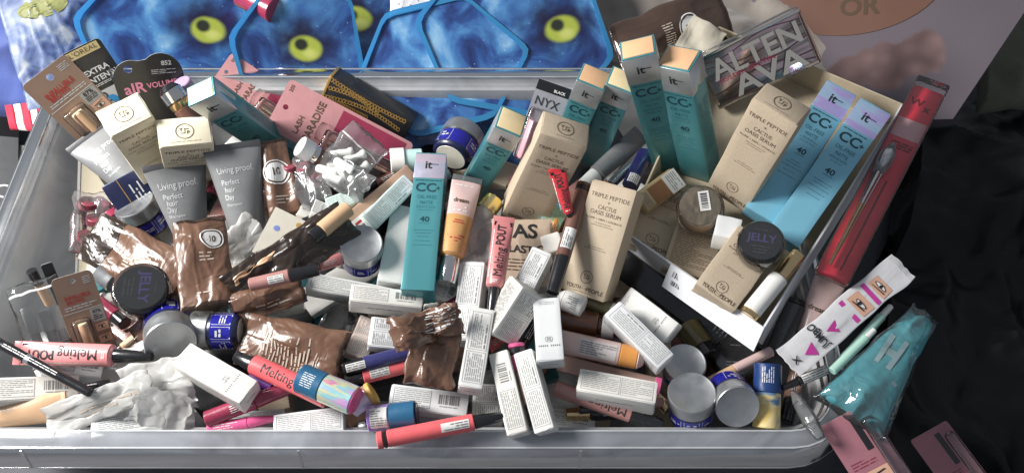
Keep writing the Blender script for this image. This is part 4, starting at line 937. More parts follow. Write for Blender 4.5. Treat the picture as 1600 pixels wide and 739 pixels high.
stick('eyeliner_pen', 'dusk blue pen tube lying left of the crumpled brown sachet', 'pen', (536, 577), (645, 549), .2, .2, 12, [(0, .3, .8, 1, BLACKP, 'tip'), (.3, 1, 1, 1, NAVYP, 'barrel')], prints=p_label(.05, .32, halfw=.5))
stick('lip_tube', 'coral lip tube with white label left of the crumpled brown sachet', 'lip tube', (540, 594), (650, 566), -.8, -.8, 13, [(0, .25, .7, .85, BLACKP, 'cap'), (.25, 1, 1, 1, CORAL, 'barrel')], group='lip tubes', prints=p_label(.35, .62, halfw=.6))
pot('black jelly pot tipped in shadow below the white bar code carton', (548, 524), (515, 508), -4, -1.8, 40, rot=55)
white('grey white carton lying behind the wide brown sachet', (448, 524), (454, 500), -2.2, -2.2, 92, None, .03, roll=0, style='land')
pouch('brown sachet flap below the dark open wrapper', (362, 484), (474, 448), .2, .6, 50, .01, wr=.005, rag=.004, lines=[(.1, .3, .35, .8, .004, True)])
pouch('black open foil wrapper lying diagonally left of centre', (362, 462), (545, 340), 1.2, 2.6, 66, .018, BROWND, .007, rag=.006, group=None, name='foil_wrapper', cat='wrapper', seal=False, crumple=True)
pouch('tan torn edge strip along the black open wrapper', (366, 440), (440, 388), 2.2, 2.4, 12, .004, TAN, .003, rag=.004, group=None, name='wrapper_strip', cat='wrapper', seal=False)
stick('lip_gloss', 'mauve lip gloss with black cap on the black wrapper', 'gloss', (390, 445), (499, 421), 3.4, 3.6, 11.5, [(0, .58, .9, 1, MAUVE, 'barrel'), (.58, 1, 1, .8, BLACKP, 'cap')], prints=p_label(.28, .5, halfw=.5))
stick('tan_crayon', 'thick tan crayon beside the grey lidded jar', 'crayon', (488, 372), (545, 325), 3.2, 3.2, 13, [(0, .25, .9, .95, BLACKP, 'cap'), (.25, 1, 1, 1, TAN, 'barrel')])
jar('upright blue jar with grey silver lid in the left centre', (566, 408), (564, 380), -3.6, 1, 33)
white('long white carton with fine print left of the bar code carton', (545, 462), (550, 438), -1.4, -1.2, 132, None, .026, style='land')
white('white carton with bar code just below the central teal carton', (603, 474), (606, 450), 2.2, 2.2, 112, None, .03, style='bar')
cc('teal carton lying in the centre, the most fully visible one', (652, 453), (674, 239), 3.4, 4.0, 49, roll=-7, band=HOLOP, d=.032)
white('pale carton with teal end hidden left of the central teal carton', (610, 440), (632, 322), -1.5, -1, 40, None, .03, style='none')
def ink_dream(t, f, wd, y0, H, ln):
    k = Ink(f); k.text('dream', -wd * .05, y0 + H * .66, wd * .24, True, w=wd * .5); k.put('lettering', BROWNINK, t)
    k = Ink(f); r = random.Random(seed()); k.lines(-wd * .36, wd * .36, y0 + H * .86, y0 + H * .88, .0024, r); k.lines(-wd * .26, wd * .2, y0 + H * .50, y0 + H * .60, .005, r, fill=.3); k.put('fine_print', WHITEINK, t)
    k = Ink(f); k.lines(-wd * .3, wd * .3, y0 + H * .36, y0 + H * .42, .003, r, centre=True); k.lines(-wd * .34, wd * .34, y0 + H * .14, y0 + H * .24, .0036, r, centre=True); k.put('lower_print', REDINK, t)
squeeze('foundation_tube', 'orange and rose foundation tube with chrome cap right of the central teal carton', 'tube', (697, 443), (731, 276), 1.5, 3.2, 48, mat('orange_foundation', (.58, .31, .12), .35, coat=.2), CHROME, .22, .68, .82, .85, crimp=CLEARH, ink=ink_dream, body2=BLUSH, split=.52)
cc('teal carton tilted right, behind the orange foundation tube', (732, 310), (794, 206), -4, None, 41, L=.165, roll=10, flap=YELLOWF)
jar('blue jar with silver lid near the blue case at the back centre', (704, 246), (727, 207), -4, -4.4, 34)
stick('white_pot', 'white round capped pot lying behind the central teal carton', 'pot', (660, 250), (610, 253), -2, -1.6, 21, [(0, .55, .85, .85, mat('pale_aqua', (.50, .70, .66), .35), 'pot'), (.55, 1, 1, 1, WHITEP, 'cap')])
# zip bags with white plugs
def zipbag(label, bot, top, zb, zt, w, plugs):
    mt, ln, s = frame(bot, top, zb, zt); wd = w * s; t = thing('zip_bag', label, 'bag', mt, 'clear zip bags')
    me, f = pillow(wd, ln, .018, seed(), .0025, rag=.003); part('bag_film', me, CLEARH, t)
    k = Ink(f)
    for i in range(12): k.rect(wd * (-.48 + .08 * i), wd * (-.40 + .08 * i), ln * .70, ln * .725)
    k.put('zip_strip', WHITEP, t)
    for x, y, a in plugs:
        M = Matrix.Translation((x * wd, y * ln, .005)) @ Matrix.Rotation(math.radians(a), 4, 'Z')
        o_ = part('applicator', lathe([(-.016, .0040), (-.014, .0052), (.006, .0052), (.0085, .0062), (.012, .0062), (.0135, .005)], 22), WHITEP, t, M); part('applicator_hole_shade', lathe([(.0136, .0022), (.0139, .0022)], 14), GREYINK, o_)  # grey disc paints the shade in the applicator's hole
zipbag('clear zip bag of white applicators, upper one at the back', (520, 278), (580, 212), -.5, 1, 74, [(-.2, .42, -40), (.05, .52, -30), (.28, .4, -20), (-.05, .22, -50)])
zipbag('clear zip bag of white applicators, lower one, opening to the right', (508, 258), (576, 299), 1.2, 1.2, 52, [(.2, .36, 10), (-.05, .5, -10), (-.28, .40, 0), (.1, .16, 15)])
stick('white_capped_bottle', 'small bottle with round white lid beside the pink mascara card', 'bottle', (525, 262), (468, 228), -1, 2.8, 17, [(0, .55, .9, .9, BROWNP, 'bottle'), (.55, .7, .95, .95, CHROME, 'collar'), (.7, 1, 1, 1, mat('white_shell', (.78, .78, .76), .3, var=.1, vscale=80), 'lid')])
white('tiny white carton below the slim brown sachet', (498, 336), (506, 316), 0, 0, 26, None, .016, style='land', ends=False)
white('tiny white carton in shadow left of another tiny one', (476, 338), (484, 322), -1.5, -1.5, 24, None, .016, style='none', ends=False)
white('small white and mint carton with blue marks below the zip bags', (538, 322), (530, 302), .2, .4, 48, None, .018, style='land', body=mat('mint_white_card', (.55, .72, .66), .5, var=.12, vscale=50))
white('slanted white and teal carton left of the central teal carton', (578, 347), (641, 283), .6, .8, 30, None, .022, style='print', body=mat('aqua_white_card', (.62, .72, .69), .5, var=.06))
mt, ln, s = frame((455, 425), (645, 268), -.4, .2); t = thing('pencil_sleeve', 'long tan pencil sleeve with red lettering lying diagonally', 'sleeve', mt); wd = 30 * s
part('sleeve', wornbox(wd, ln, .012, 93), mat('rose_tan_card', (.50, .32, .22), .45, coat=.2), t); k = Ink(Z(.0006)); k.text('BROW', wd * .2, ln * .47, wd * .5, True, rot=90, w=ln * .2) if False else k.lines(wd * .05, wd * .35, ln * .4, ln * .62, .005, RNG, vert=True, fill=.6); k.put('lettering', REDINK, t)
k = Ink(Z(.0004)); k.rect(wd * -.02, wd * .42, ln * .36, ln * .66); k.put('pale_panel', WHITEC, t)
mt, ln, s = frame((425, 408), (461, 338), -.2, .4); wd = 66 * s; t = thing('cream_paper', 'cream paper card with coloured dots behind the black wrapper', 'card', mt)
part('sheet', plate(rrect(-wd / 2, wd / 2, 0, ln, .001), (), .0012), mat('ivory_paper', (.80, .75, .64), .7), t)
for x, y, c, nm in ((-.25, .62, (.25, .32, .70), 'blue_dot'), (.18, .86, (.60, .35, .10), 'ochre_dot')):
    k = Ink(Z(.0008)); k.disc(x * wd, y * ln, .0035); k.put(nm, mat(nm, c, .6), t)
pouch('white tissue wad below the grey tubes', (352, 405), (408, 352), -1.5, -.5, 62, .03, TISSUE, .0035, name='tissue_wad', cat='tissue', group=None, seal=False, rag=.006)

# ================================================================== centre right
squeeze('lip_tube', 'pink lip tube standing upright in the centre with black lettering', 'lip tube', (768, 487), (788, 339), 3, 5, 34, mat('rose_tube', (.62, .22, .22), .3, coat=.3), BLACKP, .24, .55, .85, .8, 'lip tubes', ink=ink_pout, cap_taper=.8)
pouch('crumpled clear white bag behind the upright pink lip tube', (722, 425), (785, 340), .4, 1.2, 80, .022, film('cloudy_film', (.9, .9, .9), .35, .15, haze=(.72, .72, .72), bump=.6), .008, name='plastic_bag', cat='bag', group=None, seal=False, rag=.006)
t, f, wd, ln = pouch('beige pouch with black lettering behind the upright pink lip tube', (815, 448), (815, 342), .5, 1.8, 96, .014, mat('beige_film', (.52, .41, .31), .35, coat=.2), .002, name='lettered_pouch', cat='pouch', group=None, seal=False, tp=.9)
k = Ink(f); k.text('AS', wd * .06, ln * .78, wd * .36, True); k.text('PLASTIC', wd * .02, ln * .52, wd * .16, True, w=wd * .66); k.put('lettering', INK, t)
k = Ink(f); k.lines(-wd * .3, wd * .35, ln * .22, ln * .4, .004, RNG, fill=.3); k.put('fine_print', BROWNINK, t)
stick('gold_cap', 'gold foil cap right of the orange foundation tube', 'cap', (748, 345), (772, 312), .4, .6, 17, [(0, .4, .95, .95, TAN, 'base'), (.4, 1, 1, 1, ramp_mat('gold_foil', [(.3, (.45, .30, .08)), (.5, (.85, .65, .15)), (.7, (.75, .60, .35))], 60, .2, .8), 'cap')])
# hanging pack with a pink tube
t, wd, ln = card('hang_pack', 'clear hang pack with black header and pink tube at the back', (826, 252), (868, 131), -5, 2.5, 54, mat('silver_print', (.50, .50, .54), .3, .5), hole=lambda w_, l_: [circle(0, l_ * .95, w_ * .05)], r=.003)
k = Ink(Z(.0009)); k.rect(-wd * .49, wd * .49, ln * .87, ln * .995); k.put('black_header', BLACKP, t)
k = Ink(Z(.0012)); k.text('NYX', -wd * .05, ln * .74, wd * .36, False, w=wd * .7); k.put('lettering', INK, t)
k = Ink(Z(.0012)); k.text('BLACK', wd * .2, ln * .91, wd * .11, True); k.put('header_lettering', WHITEINK, t)
part('pink_tube', lathe([(ln * .02, .010), (ln * .03, .0105), (ln * .50, .0105), (ln * .51, .010)]), mat('baby_pink', (.75, .42, .48), .3, coat=.3), t, Matrix.Translation((-wd * .15, 0, .012)))
blister(t, -wd * .46, wd * .40, ln * .02, ln * .66, .026)
yp('kraft serum carton with logo flap up, leaning left of the red tube', (815, 349), (881, 221), -1, None, 72, L=.15, d=.036, roll=14)
cc('teal carton with peach flap, back row left of its twin', (866, 268), (923, 133), -7, None, 43, L=.175)
cc('teal carton with cream flap, back row right of its twin', (920, 258), (968, 139), -6.5, None, 42, L=.165, flap=YELLOWF)
cc('tall standing teal carton with peach flap, left of the standing pair', (1046, 266), (998, 89), -1.5, None, 50, L=.205, roll=-6, d=.028)
cc('tall standing teal carton with peach flap, right of the standing pair', (1086, 279), (1050, 107), -1.5, None, 44, L=.195, roll=-34, d=.032)
yp('kraft serum carton leaning in the very centre right, all lettering readable', (908, 461), (960, 290), 1, 8, 72, roll=-15, d=.042)
squeeze('lip_tube', 'small red lip tube between two kraft cartons', 'lip tube', (890, 338), (869, 262), 6, 9, 27, mat('red_tube', (.55, .03, .04), .3, coat=.3), BLACKP, .05, .4, .55, .7, 'lip tubes', ink=ink_pout)
stick('lip_tube', 'brown lip tube with black cap left of the central kraft carton', 'lip tube', (863, 458), (913, 288), 4, 6, 12, [(0, .32, .85, 1, BLACKP, 'cap'), (.32, .93, 1, 1, BROWNP, 'barrel'), (.93, .97, 1.03, 1.03, BLACKP, 'maker_band'), (.97, 1, 1, 1, BROWNP, 'end')], group='lip tubes', prints=p_label(.38, .56, halfw=.8))
squeeze('clear_tube', 'smoky grey squeeze tube behind the central kraft carton', 'tube', (912, 290), (1004, 210), -2, -1.5, 36, mat('smoky_plastic', (.17, .17, .175), .3, coat=.2), WHITEP, .2, .7, .8, .9)
stick('navy_tube', 'navy tube with silver tip behind the central kraft carton', 'tube', (984, 292), (1014, 230), -.5, 0, 13, [(0, .85, 1, 1, mat('ink_navy', (.015, .015, .08), .25, coat=.5), 'barrel'), (.85, 1, .8, .7, SILVER, 'tip')], prints=p_label(.02, .22, halfw=.7))
stick('mirror_tube', 'slim mirrored grey tube beside the navy tube', 'tube', (955, 288), (1008, 236), -1.2, -.8, 8, [(0, 1, 1, 1, mat('dull_steel', (.28, .28, .30), .25, .8), 'barrel')])
mt, ln, s = frame((1003, 318), (1063, 274), .6, .8, None); wd = 38 * s; t = thing('foundation_bottle', 'flat clear bottle with brown label and white tag inside the tray', 'bottle', mt)
part('bottle', box(-wd / 2, wd / 2, 0, ln, -.02, 0, .006, 4), mat('honey_glass', (.45, .34, .18), .12, coat=.7), t)
k = Ink(Z(.0005)); k.rect(-wd * .35, wd * .40, ln * .25, ln * .62); k.put('brown_label', mat('russet_print', (.26, .12, .05), .5), t); k = Ink(Z(.0005)); k.rect(-wd * .42, wd * .46, ln * .64, ln * .97); k.put('paper_label', WHITEC, t)
k = Ink(Z(.0008)); k.lines(-wd * .35, wd * .4, ln * .68, ln * .93, .003, RNG, fill=.3); k.lines(-wd * .3, wd * .3, ln * .05, ln * .2, .003, RNG, fill=.3); k.put('fine_print', GREYINK, t)
yp('kraft serum carton in deep shade behind the central one, inside the tray', (1012, 392), (1055, 285), -1.8, -.8, 76, d=.016)
yp('kraft carton with fine print on its back, below the clear beige pot', (1072, 428), (1100, 335), -1, .2, 74, style='back', d=.018)
pot('clear round pot of beige cream with bar code sticker', (1094, 334), (1094, 322), 1.2, 3.4, 37, text='', rot=8)
white('tiny white cube carton between beige pot and jelly pot', (1134, 369), (1141, 339), 4, 4, 38, None, .03, style='none', ends=False)
pot('black jelly pot with violet lettering reading upright, inside the tray', (1186, 392), (1190, 376), 4.6, 7.4, 36, rot=-10)
yp('kraft serum carton lying low in the tray corner below the jelly pot', (1117, 464), (1185, 372), 3, 4.6, 72, d=.032)
yp('kraft serum carton standing in the tray left of the right hand teal pair', (1133, 313), (1210, 176), 2.4, None, 76, L=.145, d=.036, roll=-8)
SHEENB = TEALSHEEN
cc('teal carton with painted blue reflection and rainbow band, left of the right hand pair', (1188, 336), (1316, 137), 3.8, 8.6, 51, body=SHEENB, band=HOLO, flap=KRAFTD, d=.026)
cc('teal carton with painted blue reflection and rainbow band, right of the right hand pair', (1224, 372), (1369, 166), 4.6, 9.2, 53, body=SHEENB, band=HOLO, flap=KRAFTD, d=.026)

# mirrored palette
mt, ln, s = frame((1202, 136), (1166, 56), 4.5, 9.5, None); wd = 166 * s; t = thing('eyeshadow_palette', 'mirrored palette in clear box with large pale lettering, top right', 'palette', mt)
part('mirror_plate', box(-wd / 2 + .003, wd / 2 - .003, .003, ln - .003, -.017, -.003, .001), ramp_mat('mirror_reflections', [(.36, (.20, .15, .14)), (.45, (.55, .45, .42)), (.51, (.90, .62, .68)), (.57, (.80, .72, .70)), (.68, (.24, .17, .16))], 9, .12, .7, 2, stretch=(.5, 2.2, 1)), t)  # streaky reflections painted into the mirror's colours
part('clear_box', box(-wd / 2, wd / 2, 0, ln, -.02, 0, .0012), CLEAR, t)
part('copper_side', box(wd / 2 - .0015, wd / 2 + .002, .001, ln - .001, -.022, -.001, .0008), mat('copper_pink', (.55, .33, .26), .25, .7), t)
part('silver_edge', box(-wd / 2, wd / 2, ln - .0025, ln + .0008, -.0035, .0012, .0006), CHROME, t); part('silver_edge', box(-wd / 2, wd / 2, ln - .001, ln + .001, -.024, -.0205, .0006), CHROME, t)
k = Ink(Z(.0006)); k.text('ALTEN', wd * .02, ln * .66, ln * .52, True, w=wd * .86); k.text('AVA', wd * .06, ln * .24, ln * .52, True, w=wd * .70); k.put('lettering', mat('pale_frost', (.27, .26, .245), .6, var=.05), t)
k = Ink(Z(.0009)); k.text('GOLDEN BROWN', -wd * .12, ln * .46, ln * .12, w=wd * .55); k.put('small_lettering', BERRY, t)
k = Ink(Z(-.0022))
for i in range(5):
    for j in range(24):
        x0, x1 = -.48 + .04 * j, -.44 + .04 * j; fy = lambda x: .12 + .19 * i + .06 * math.sin(x * 7 + i * 1.7); k.poly([(x0 * wd, fy(x0) * ln), (x1 * wd, fy(x1) * ln), (x1 * wd, fy(x1) * ln + .0014), (x0 * wd, fy(x0) * ln + .0014)])
k.put('wine_line', BERRY, t)
pouch('folded beige paper flap behind the mirrored palette', (1080, 88), (1110, 38), 5, 6.5, 60, .004, mat('beige_paper', (.55, .50, .40), .7), .003, name='paper_flap', cat='paper', group=None, seal=False)

# brush pack
t, wd, ln = card('brush_pack', 'red makeup brush pack in a clear sleeve over the right edge', (1298, 436), (1452, 141), 4, 7.5, 48, RED, hole=False, r=.004, group=None, cat='brush pack')
part('sleeve', box(-wd * .54, wd * .54, -.003, ln + .006, -.002, .014, .003, 3), CLEAR, t)
k = Ink(Z(.0009)); k.text('W', -wd * .16, ln * .915, wd * .42, True); k.text('x', wd * .22, ln * .895, wd * .42, True); k.lines(-wd * .3, wd * .38, ln * .66, ln * .70, .004, RNG, fill=.6); k.put('lettering', mat('dark_red_ink', (.16, .01, .015), .5, var=0, bump=0), t)
k = Ink(Z(.0008)); k.rect(-wd * .47, wd * .47, ln * .72, ln * .82); k.put('white_band', mat('pink_white', (.72, .45, .47), .5), t)
k = Ink(Z(.0009)); k.rect(wd * .10, wd * .16, ln * .05, ln * .5); k.put('dark_stripe', mat('dark_red_ink', (.16, .01, .015)), t)
M_ = Matrix.Translation((-wd * .22, 0, .007))
part('handle', lathe([(ln * .04, .0018), (ln * .2, .0034), (ln * .34, .0042)], 20), GOLD, t, M_); part('ferrule', lathe([(ln * .34, .0042), (ln * .50, .0055)], 20), CHROME, t, M_)
part('bristles', lathe([(ln * .50, .0058), (ln * .55, .0085), (ln * .60, .0085), (ln * .645, .0045), (ln * .665, .001)], 24), ramp_mat('bristle', [(.35, (.05, .05, .05)), (.6, (.45, .45, .47))], 40, .8, stretch=(4, .6, 4)), t, M_)

# lower right
stick('perfume_roller', 'white and gold roller tube lying in the tray corner', 'tube', (1168, 494), (1248, 396), 2.2, 4.6, 15, [(0, .07, 1.05, 1.05, GOLD, 'gold_ring'), (.07, .62, 1, 1, WHITEP, 'cap'), (.62, 1, .8, .8, GOLD, 'barrel')])
squeeze('foundation_tube', 'rose foundation tube standing below the red brush pack', 'tube', (1258, 528), (1300, 432), -2, 2.2, 48, BLUSH, GREYD, .05, .6, .8, .9, ink=lambda t, f, wd, y0, H, ln: (lambda k: (k.text('dream', 0, y0 + H * .45, wd * .24, True), k.put('lettering', BROWNINK, t)))(Ink(f)))
t, f, wd, ln = pouch('shiny white eye makeup packet with upside down lettering at lower right', (1411, 414), (1231, 568), 4.6, 3, 50, .004, mat('white_gloss_film', (.70, .69, .70), .18, coat=.6), .0009, name='makeup_packet', cat='packet', group=None, rag=.003)
a, b, c = Ink(f), Ink(lambda x, y: (lambda p: (p[0], p[1], p[2] + .0008))(f(x, y))), Ink(lambda x, y: (lambda p: (p[0], p[1], p[2] + .0005))(f(x, y)))
for y in (.22, .40): eye(a, b, c, -wd * .05, ln * y, wd * .34)
k = Ink(f); k.rect(-wd * .4, wd * .36, ln * .29, ln * .325); k.rect(-wd * .4, wd * .36, ln * .47, ln * .50)
k.poly([(-wd * .3, ln * .62), (wd * .1, ln * .60), (-wd * .02, ln * .69)]); k.poly([(-wd * .4, ln * .82), (wd * .05, ln * .80), (-wd * .1, ln * .88)]); k.put('magenta_print', mat('magenta_ink', (.55, .05, .32), .4, var=0, bump=0), t)
a.put('skin_print', SKIN, t); c.put('eye_white', WHITEINK, t); b.put('brow_print', INK, t)
k = Ink(lambda x, y: (lambda p: (p[0], p[1], p[2] + .0006))(f(x, y))); k.text('JUMBO', wd * .12, ln * .72, wd * .46, True, rot=-90, w=ln * .22) if False else k.text('JUMBO', wd * .05, ln * .74, wd * .36, True, w=wd * .84); k.text('X', -wd * .1, ln * .94, wd * .3, True); k.put('lettering', INK, t)
for lab, b_, t_ in (('mint green slim stick, upper one beside the teal pouch', (1318, 560), (1392, 478)), ('mint green slim stick, lower one beside the teal pouch', (1300, 580), (1366, 515))):
    stick('mint_stick', lab, 'stick', b_, t_, 2.2, 2.8, 7, [(0, .8, 1, 1, MINT, 'barrel'), (.8, 1, .8, .7, WHITEP, 'tip')], group='mint sticks')
t, f, wd, ln = pouch('teal cloth pouch in clear wrap lying over the right front corner', (1328, 648), (1440, 494), 1.6, 4, 40, .036, AQUA, .004, tp=2.6, name='teal_pouch', cat='pouch', group=None, seal=False, rag=.003)
k = Ink(f); k.rect(-wd * .5, -wd * .32, ln * .45, ln * .72); k.rect(-wd * .32, wd * .05, ln * .55, ln * .61); k.rect(wd * .05, wd * .22, ln * .45, ln * .72); k.rect(wd * .5, wd * .72, ln * .36, ln * .68); k.put('lettering', mat('silver_teal_ink', (.32, .46, .48), .3, .4), t)
mt2 = frame((1328, 648), (1440, 494), 1.6, 4)[0]; me, f2 = pillow(wd * 1.12, ln * 1.08, .044, 71, .004, 2.6, rag=.004); part('clear_wrap', me, film('glassy_wrap', (.97, .97, .97), .95, .05, bump=.8, bscale=45), t, Matrix.Translation((0, -ln * .04, 0)))
def pinkpack(label, bot, top, zb, zt, w):
    t, wd, ln = card('lash_pack', label, bot, top, zb, zt, w, mat('dusty_pink', (.36, .15, .18), .4, coat=.2), hole=False, r=.003, group='pink lash packs', cat='lash pack')
    k = Ink(Z(.0009)); k.rect(wd * .05, wd * .18, ln * .62, ln * .94); k.put('dark_slot', BLACKP, t)
    a, b, c = Ink(Z(.0010)), Ink(Z(.0016)), Ink(Z(.0013)); eye(a, b, c, -wd * .05, ln * .36, wd * .28); a.put('skin_print', SKIN, t); c.put('eye_white', WHITEINK, t); b.put('lash_print', INK, t)
    k = Ink(Z(.0009)); k.lines(-wd * .4, wd * .1, ln * .50, ln * .58, .003, RNG, fill=.3); k.put('fine_print', BERRY, t)
    blister(t, wd * .22, wd * .48, ln * .05, ln * .9, .012)
pinkpack('dusty pink lash pack with printed eye at the front right corner', (1415, 800), (1316, 648), -1.5, 1.5, 80)
pinkpack('dusty pink lash pack lying furthest right in shade', (1560, 820), (1450, 672), -6, -5, 64)
stick('twisted_wrapper', 'twisted clear plastic wrapper hanging over the front rim at right', 'wrapper', (1282, 684), (1238, 612), 1.6, 1.2, 13, [(0, .3, .6, .9, CLEARH, 'end'), (.3, .75, 1, .8, CLEARH, 'wrap'), (.75, 1, .8, .3, CLEARH, 'twist')], n=12)
stick('balm_stick', 'upright balm stick, dark blue above and gold below, at right front', 'balm stick', (1197, 668), (1200, 568), -1.5, 1, 21, [(0, .55, 1, 1, ramp_mat('gold_blue_print', [(.42, (.70, .50, .16)), (.52, (.80, .66, .34)), (.6, (.10, .22, .38))], 30, .35), 'barrel'), (.55, 1, 1.02, 1.02, mat('royal_blue', (.012, .045, .17), .35, coat=.3), 'cap')], prints=p_fine(.7, .95))
jar('upright blue jar with silver lid at right front, left of its neighbour', (1079, 648), (1081, 612), -3.4, 1.0, 37)
jar('blue jar tipped so its silver lid faces the viewer, at right front', (1134, 606), (1153, 636), -2.2, 1.2, 34)
jar('jar of which only the round silver lid shows, behind the right front jars', (1066, 588), (1070, 566), -4, -.6, 33)
stick('brow_pencil', 'thin tan pencil lying behind the right front jars', 'pencil', (1108, 596), (1206, 548), -2, -1.2, 8, [(0, .4, .9, 1, TAN, 'barrel'), (.4, 1, 1, 1, BLUSH, 'cap')])
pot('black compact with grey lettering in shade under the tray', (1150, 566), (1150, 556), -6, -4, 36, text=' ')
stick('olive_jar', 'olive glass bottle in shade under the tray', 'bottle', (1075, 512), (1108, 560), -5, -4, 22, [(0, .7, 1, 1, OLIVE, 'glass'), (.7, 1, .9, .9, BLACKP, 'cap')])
stick('eyeliner_pen', 'short black pen with white label below the teal pouch', 'pen', (1222, 606), (1292, 577), .5, 1, 8, [(0, .35, .6, .8, BLACKP, 'tip'), (.35, 1, 1, 1, BLACKP, 'barrel')], prints=p_label(.42, .98, halfw=.9))
stick('smoky_tube', 'dark smoky clear tube right of the tray corner', 'tube', (1213, 552), (1246, 468), -2.5, 0, 17, [(0, .9, 1, 1, mat('smoky_black', (.05, .05, .05), .2, coat=.5), 'barrel'), (.9, 1, .9, .85, BLACKP, 'cap')])
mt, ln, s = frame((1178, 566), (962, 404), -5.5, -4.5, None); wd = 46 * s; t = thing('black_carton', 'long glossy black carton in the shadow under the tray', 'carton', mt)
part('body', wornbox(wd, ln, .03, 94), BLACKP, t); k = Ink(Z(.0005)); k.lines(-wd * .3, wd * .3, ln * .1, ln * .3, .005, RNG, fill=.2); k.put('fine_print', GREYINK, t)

# white cartons of the centre and right
white('white carton with fine print lying slanted, right of the central kraft carton', (1041, 564), (957, 481), 2.2, 2.6, 33, None, .026, roll=16)
white('white carton with grey crest partly shaded, next to the white tray', (1049, 520), (975, 463), .8, .6, 38, None, .028, style='crest')
white('white carton with two panels of fine print at the front right of centre', (962, 619), (967, 586), 1.2, 1, 122, None, .028, style='land')
white('upright white carton with grey crest, right of the leaning grey box', (860, 562), (853, 466), 4.2, 5, 42, None, .03, style='crest')
white('upright white carton with fine print, right of the bar code one at the front', (850, 672), (816, 549), 2, 3, 31, None, .028, roll=-10)
white('upright white carton with bar code at its top, at the front centre', (808, 676), (778, 550), 2, 3, 32, None, .028, roll=-8, style='vbar')
white('white carton with fine print left of the upright pink lip tube', (722, 530), (739, 409), .8, 2, 38, None, .028, roll=-14)
white('tall white carton with fine print, standing right of the crumpled brown sachet', (735, 604), (755, 482), 3.4, 4.2, 37, None, .03)
white('white carton leaning on edge with grey shaded side in the centre', (786, 532), (834, 460), 2.6, 5.6, 40, None, .036, roll=32, style='print')
white('white carton with fine print leaning over the beige lettered pouch', (800, 482), (847, 391), 2.4, 3.6, 33, None, .024, roll=-14)
white('small white carton corner under the chrome cap', (690, 468), (704, 440), -.6, -.4, 34, None, .03, style='bar')
white('white carton with bold grey letters in the gap below the chrome cap', (700, 500), (700, 474), -2, -2, 76, None, .03, style='land')
white('white carton lying left of the crumpled brown sachet top', (606, 542), (612, 498), .2, .4, 62, None, .02, style='print')
white('blush carton with printed white panel left of the crumpled brown sachet', (556, 556), (580, 498), -1.4, -1.2, 36, None, .02, style='print', body=mat('blush_card', (.66, .54, .48), .5))
white('tiny white carton left of the brown lip tube', (866, 392), (858, 366), 1.8, 2.2, 30, None, .018, style='none', ends=False)
white('small rainbow foil carton between kraft carton and red tube', (858, 352), (876, 320), .4, .8, 32, None, .02, style='none', body=ramp_mat('mint_rainbow', [(.35, (.25, .6, .5)), (.5, (.55, .75, .45)), (.62, (.3, .6, .75))], 40, .25, .5), ends=False)
stick('lip_tube', 'hot pink lip tube end with black band between white cartons', 'lip tube', (812, 580), (806, 536), 1.2, 2.2, 13, [(0, .6, 1, 1, HOTPINK, 'barrel'), (.6, .85, 1.03, 1.03, BLACKP, 'maker_band'), (.85, 1, 1, 1, HOTPINK, 'end')], group='lip tubes')
# glass, pale tube, mauve tube
stick('serum_tube', 'pale pink clear tube with amber liquid, right of the crest carton', 'tube', (872, 532), (1006, 562), .2, .2, 18, [(0, .72, 1, 1, BLUSH, 'barrel'), (.72, .92, 1, .95, AMBER, 'amber_window'), (.92, 1, .95, .6, BLUSH, 'end')], prints=p_label(.25, .68, mat('pearl_print', (.64, .58, .56), .3), .75))
stick('lip_tube', 'mauve lip tube with black cap lying deep at the front right of centre', 'lip tube', (1034, 664), (866, 606), -2.2, -1.6, 13, [(0, .28, .8, 1, BLACKP, 'cap'), (.28, 1, 1, 1, MAUVE, 'barrel')], group='lip tubes', prints=p_pout)
stick('brown_bottle', 'brown glass bottle in the shadow below the central kraft carton', 'bottle', (872, 500), (960, 512), -1.5, -1.2, 21, [(0, .7, 1, 1, AMBERGLASS, 'glass'), (.7, .78, .7, .7, AMBERGLASS, 'neck'), (.78, 1, .85, .85, WHITEC, 'cap')])
stick('white_vial', 'white printed vial below the central kraft carton', 'vial', (912, 480), (872, 464), .6, .4, 17, [(0, .75, 1, 1, WHITEC, 'barrel'), (.75, 1, .95, .6, WHITEP, 'cap')], prints=p_label(.2, .6, halfw=.7))
stick('olive_jar', 'olive bottle with printed band under the kraft carton corner', 'bottle', (918, 470), (962, 488), -1, -1, 13, [(0, .8, 1, 1, OLIVE, 'glass'), (.8, 1, 1, 1, WHITEC, 'cap')])
stick('berry_case', 'berry clear case in the shadow right of the upright crest carton', 'case', (876, 512), (960, 530), -3, -3, 15, [(0, 1, 1, 1, BERRY, 'body')])
mt, ln, s = frame((1032, 604), (872, 566), -1.4, -1.4, None); wd = 26 * s; t = thing('blush_sleeve', 'long blush paper sleeve under the pale pink tube', 'sleeve', mt); part('body', wornbox(wd, ln, .014, 95), mat('blush_paper', (.46, .30, .25), .5), t); part('hot_pink_tip', box(-wd / 2 - .0004, wd / 2 + .0004, -.0004, ln * .06, -.0145, .0004, .0005), HOTPINK, t)

